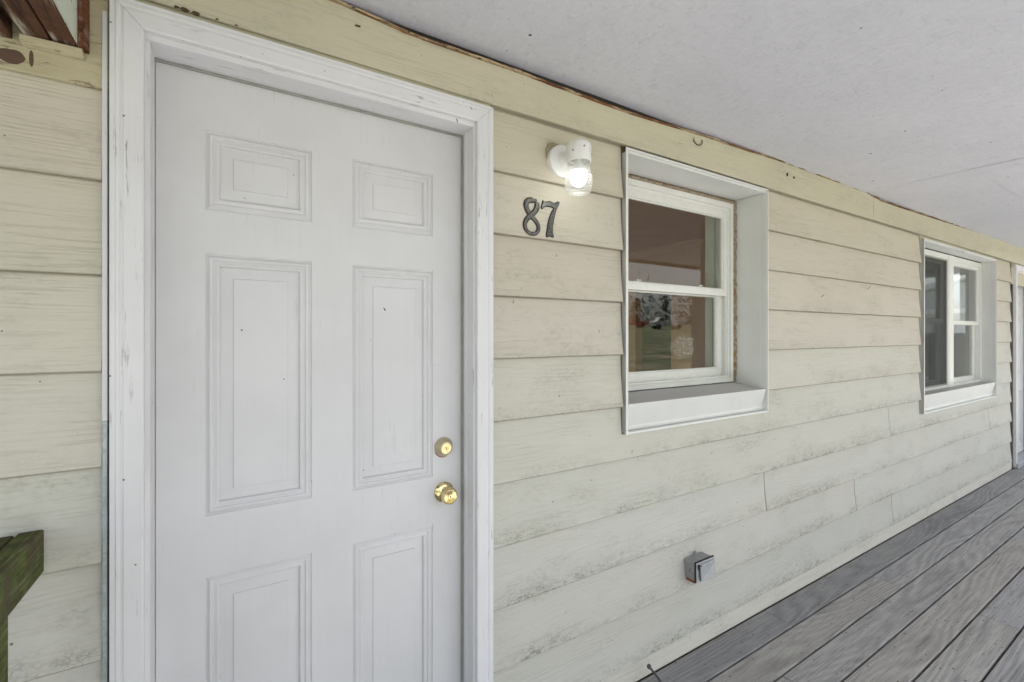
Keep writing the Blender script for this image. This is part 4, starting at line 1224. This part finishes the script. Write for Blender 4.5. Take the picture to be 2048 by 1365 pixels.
def ever_mesh(seed, H):
    r = random.Random(seed); cr = B()
    for k in range(420):
        h = r.random() ** 0.8; R = 0.30 * H * (1 - h) ** 0.8 + 0.15
        a = r.uniform(0, 6.28); q = R * r.uniform(0.35, 1.0)
        p = Vector((q * math.cos(a), q * math.sin(a), 0.4 + h * (H - .5)))
        s_ = r.uniform(0.25, 0.6)
        t1 = Vector((r.uniform(-1, 1), r.uniform(-1, 1), r.uniform(-.6, .6))) * s_; t2 = Vector((r.uniform(-1, 1), r.uniform(-1, 1), r.uniform(-.6, .6))) * s_
        cr.add([p, p + t1, p + t2], [(0, 1, 2)])
    tr = B(); tr.tube([(0, 0, -.2), (0, 0, H * .9)], [H * .02, .03], 6)
    return tr, cr
def plant_tree(name, mk, seed, H, label, group, crown_mat):
    tr, cr = mk(seed, H)
    e = empty(name, (0, 0, 0)); tag(e, label, "tree", group)
    part("trunk", tr, "bark", e, at=(0, 0, 0)); part("crown", cr, crown_mat, e, at=(0, 0, 0))
    return e
def copy_tree(o):
    c = o.copy(); C.objects.link(c)
    for ch in o.children:
        d = ch.copy(); C.objects.link(d); d.parent = c
    return c
rt = random.Random(31)
lab = "bare brown tree on the rise beyond the lawn, mirrored in the window"
protos = [plant_tree("bare_tree", tree_mesh, 100 + k, 9 + k, lab, "bare trees beyond the lawn", "twig") for k in range(3)]
spots = [(22, -72), (32, -78), (41, -70), (50, -82), (60, -75), (72, -84), (84, -76), (95, -80), (112, -70), (66, -90), (46, -92), (78, -66)]
for i, (x, y) in enumerate([(q + 14, r_) for q, r_ in spots]):
    o = protos[i] if i < 3 else copy_tree(protos[i % 3])
    o.location = (x, y, ground_z(x, y) - 0.1); o.rotation_euler.z = rt.uniform(0, 6); o.scale = (rt.uniform(.85, 1.15),) * 3
ep = plant_tree("evergreen_tree", ever_mesh, 7, 7.0, "dark evergreen behind the parked red pickup, mirrored in the window", "evergreens beyond the lawn", "evergreen")
for i, (x, y) in enumerate([(72, -66), (77, -70), (84, -68), (91, -74), (68, -74), (80, -78), (98, -70), (63, -72), (108, -68)]):
    o = ep if i == 0 else copy_tree(ep)
    o.location = (x, y, ground_z(x, y) - 0.1); o.rotation_euler.z = rt.uniform(0, 6); o.scale = (rt.uniform(.7, 1.1),) * 3

# far wood that reads as one mass
rw = random.Random(77)
b = B()
for k in range(26000):
    x = rw.uniform(-40, 190); d_ = rw.uniform(86, 112)
    h = rw.random() ** 1.4 * (11.5 + 2.5 * math.sin(x * 0.21) + 1.5 * math.sin(x * 0.53))
    p = Vector((x, -d_, ground_z(x, -d_) + h)); s_ = rw.uniform(.3, .9)
    t1 = Vector((rw.uniform(-1, 1), rw.uniform(-1, 1), rw.uniform(-.8, .8))) * s_; t2 = Vector((rw.uniform(-1, 1), rw.uniform(-1, 1), rw.uniform(-.8, .8))) * s_
    b.add([p, p + t1, p + t2], [(0, 1, 2)])
tag(part("woods", b, "woods"), "brown and green wood along the rise behind the lawn", "wood", None, "stuff")

def wheels(e, xs_, hw, r):
    for x in xs_:
        for s_ in (-1, 1):
            b = B(); b.lathe([(0.0, -0.1), (r * .9, -0.1), (r, -0.07), (r, 0.07), (r * .9, 0.1), (0.0, 0.1)], (x, s_ * hw, r), 'y', 16)
            part("wheel", b, "tyre", e, smooth=40)
def pickup(name, paint, label):
    e = empty(name, (0, 0, 0)); tag(e, label, "truck")
    b = B()
    side = [(-2.6, .45), (-2.6, 1.05), (-.55, 1.08), (-.35, 1.72), (.75, 1.75), (1.25, 1.12), (2.5, 1.0), (2.6, .5)]
    b.loft([[(x, y, z) for x, z in side] for y in (-.85, .85)])
    part("body", b, paint, e, bevel=0.05)
    b = B(); b.loft([[(-.38, y, 1.15), (-.26, y, 1.62), (.68, y, 1.65), (1.08, y, 1.15)] for y in (-.862, .862)])
    part("window", b, "carglass", e)
    wheels(e, (-1.6, 1.65), .78, .37)
    return e
p1 = pickup("pickup_truck", "red", "red pickup parked beyond the lawn, mirrored small in the lower window pane")
p1.location = (64.5, -59.5, ground_z(64.5, -59.5)); p1.rotation_euler.z = math.radians(25)
e = empty("bucket_truck", (0, 0, 0)); tag(e, "white utility truck with raised folding boom, mirrored small in the lower window pane", "truck")
b = B(); b.box(-3.2, 0.6, -1.05, 1.05, .75, 1.7); b.loft([[(.7, y, .6), (.7, y, 2.2), (1.6, y, 2.2), (2.1, y, 1.5), (2.9, y, 1.35), (2.95, y, .6)] for y in (-1.0, 1.0)])
part("body", b, "carwhite", e, bevel=0.05)
b = B(); b.loft([[(.9, y, 1.5), (.9, y, 2.05), (1.5, y, 2.05), (1.9, y, 1.5)] for y in (-1.01, 1.01)])
part("window", b, "carglass", e)
b = B(); b.tube([(-1.2, 0, 1.7), (-1.2, 0, 2.3)], .3, 10); b.tube([(-1.2, 0, 2.3), (1.4, 0, 3.6)], .16, 8); b.tube([(1.4, 0, 3.6), (3.6, 0, 3.9)], .13, 8); b.box(3.5, 4.2, -.35, .35, 3.3, 4.2)
part("boom", b, "carwhite", e)
wheels(e, (-1.9, 1.9), .95, .5)
e.location = (68, -54.5, ground_z(68, -54.5)); e.rotation_euler.z = math.radians(205)

# neighbouring house and shrub seen through the far end of the twin window
nb = tag(empty("neighbour_house", (31, 6, GZ)), "pale blue-grey gabled house with white fascia seen through the twin window", "house")
b = B().box(27, 36, 0.2, 9.2, GZ, Z(1.05))
part("wall", b, "nb_siding", nb)
b = B()
b.loft([[(27.02, .2, Z(1.06)), (27.02, 9.2, Z(1.06)), (27.02, 4.7, Z(2.45))], [(27.3, .2, Z(1.06)), (27.3, 9.2, Z(1.06)), (27.3, 4.7, Z(2.45))]])
part("gable", b, "nb_siding", nb)
b = B()
for s_ in (-1, 1):
    b.loft([[(x, 4.7 + s_ * 5.0, Z(0.95)), (x, 4.7, Z(2.52)), (x, 4.7, Z(2.72)), (x, 4.7 + s_ * 5.2, Z(1.1))] for x in (26.5, 36.4)])
part("roof", b, "nb_white", nb)
b = B().box(26.9, 26.99, 0.1, 9.3, Z(0.92), Z(1.12))
part("fascia", b, "nb_white", nb)
sh = plant_tree("shrub", lambda s_, H: tree_mesh(s_, H), 55, 2.9, "bare pinkish shrub in front of the neighbouring house", None, "blossom")
sh["category"] = "shrub"
sh.location = (23.5, 4.2, GZ)
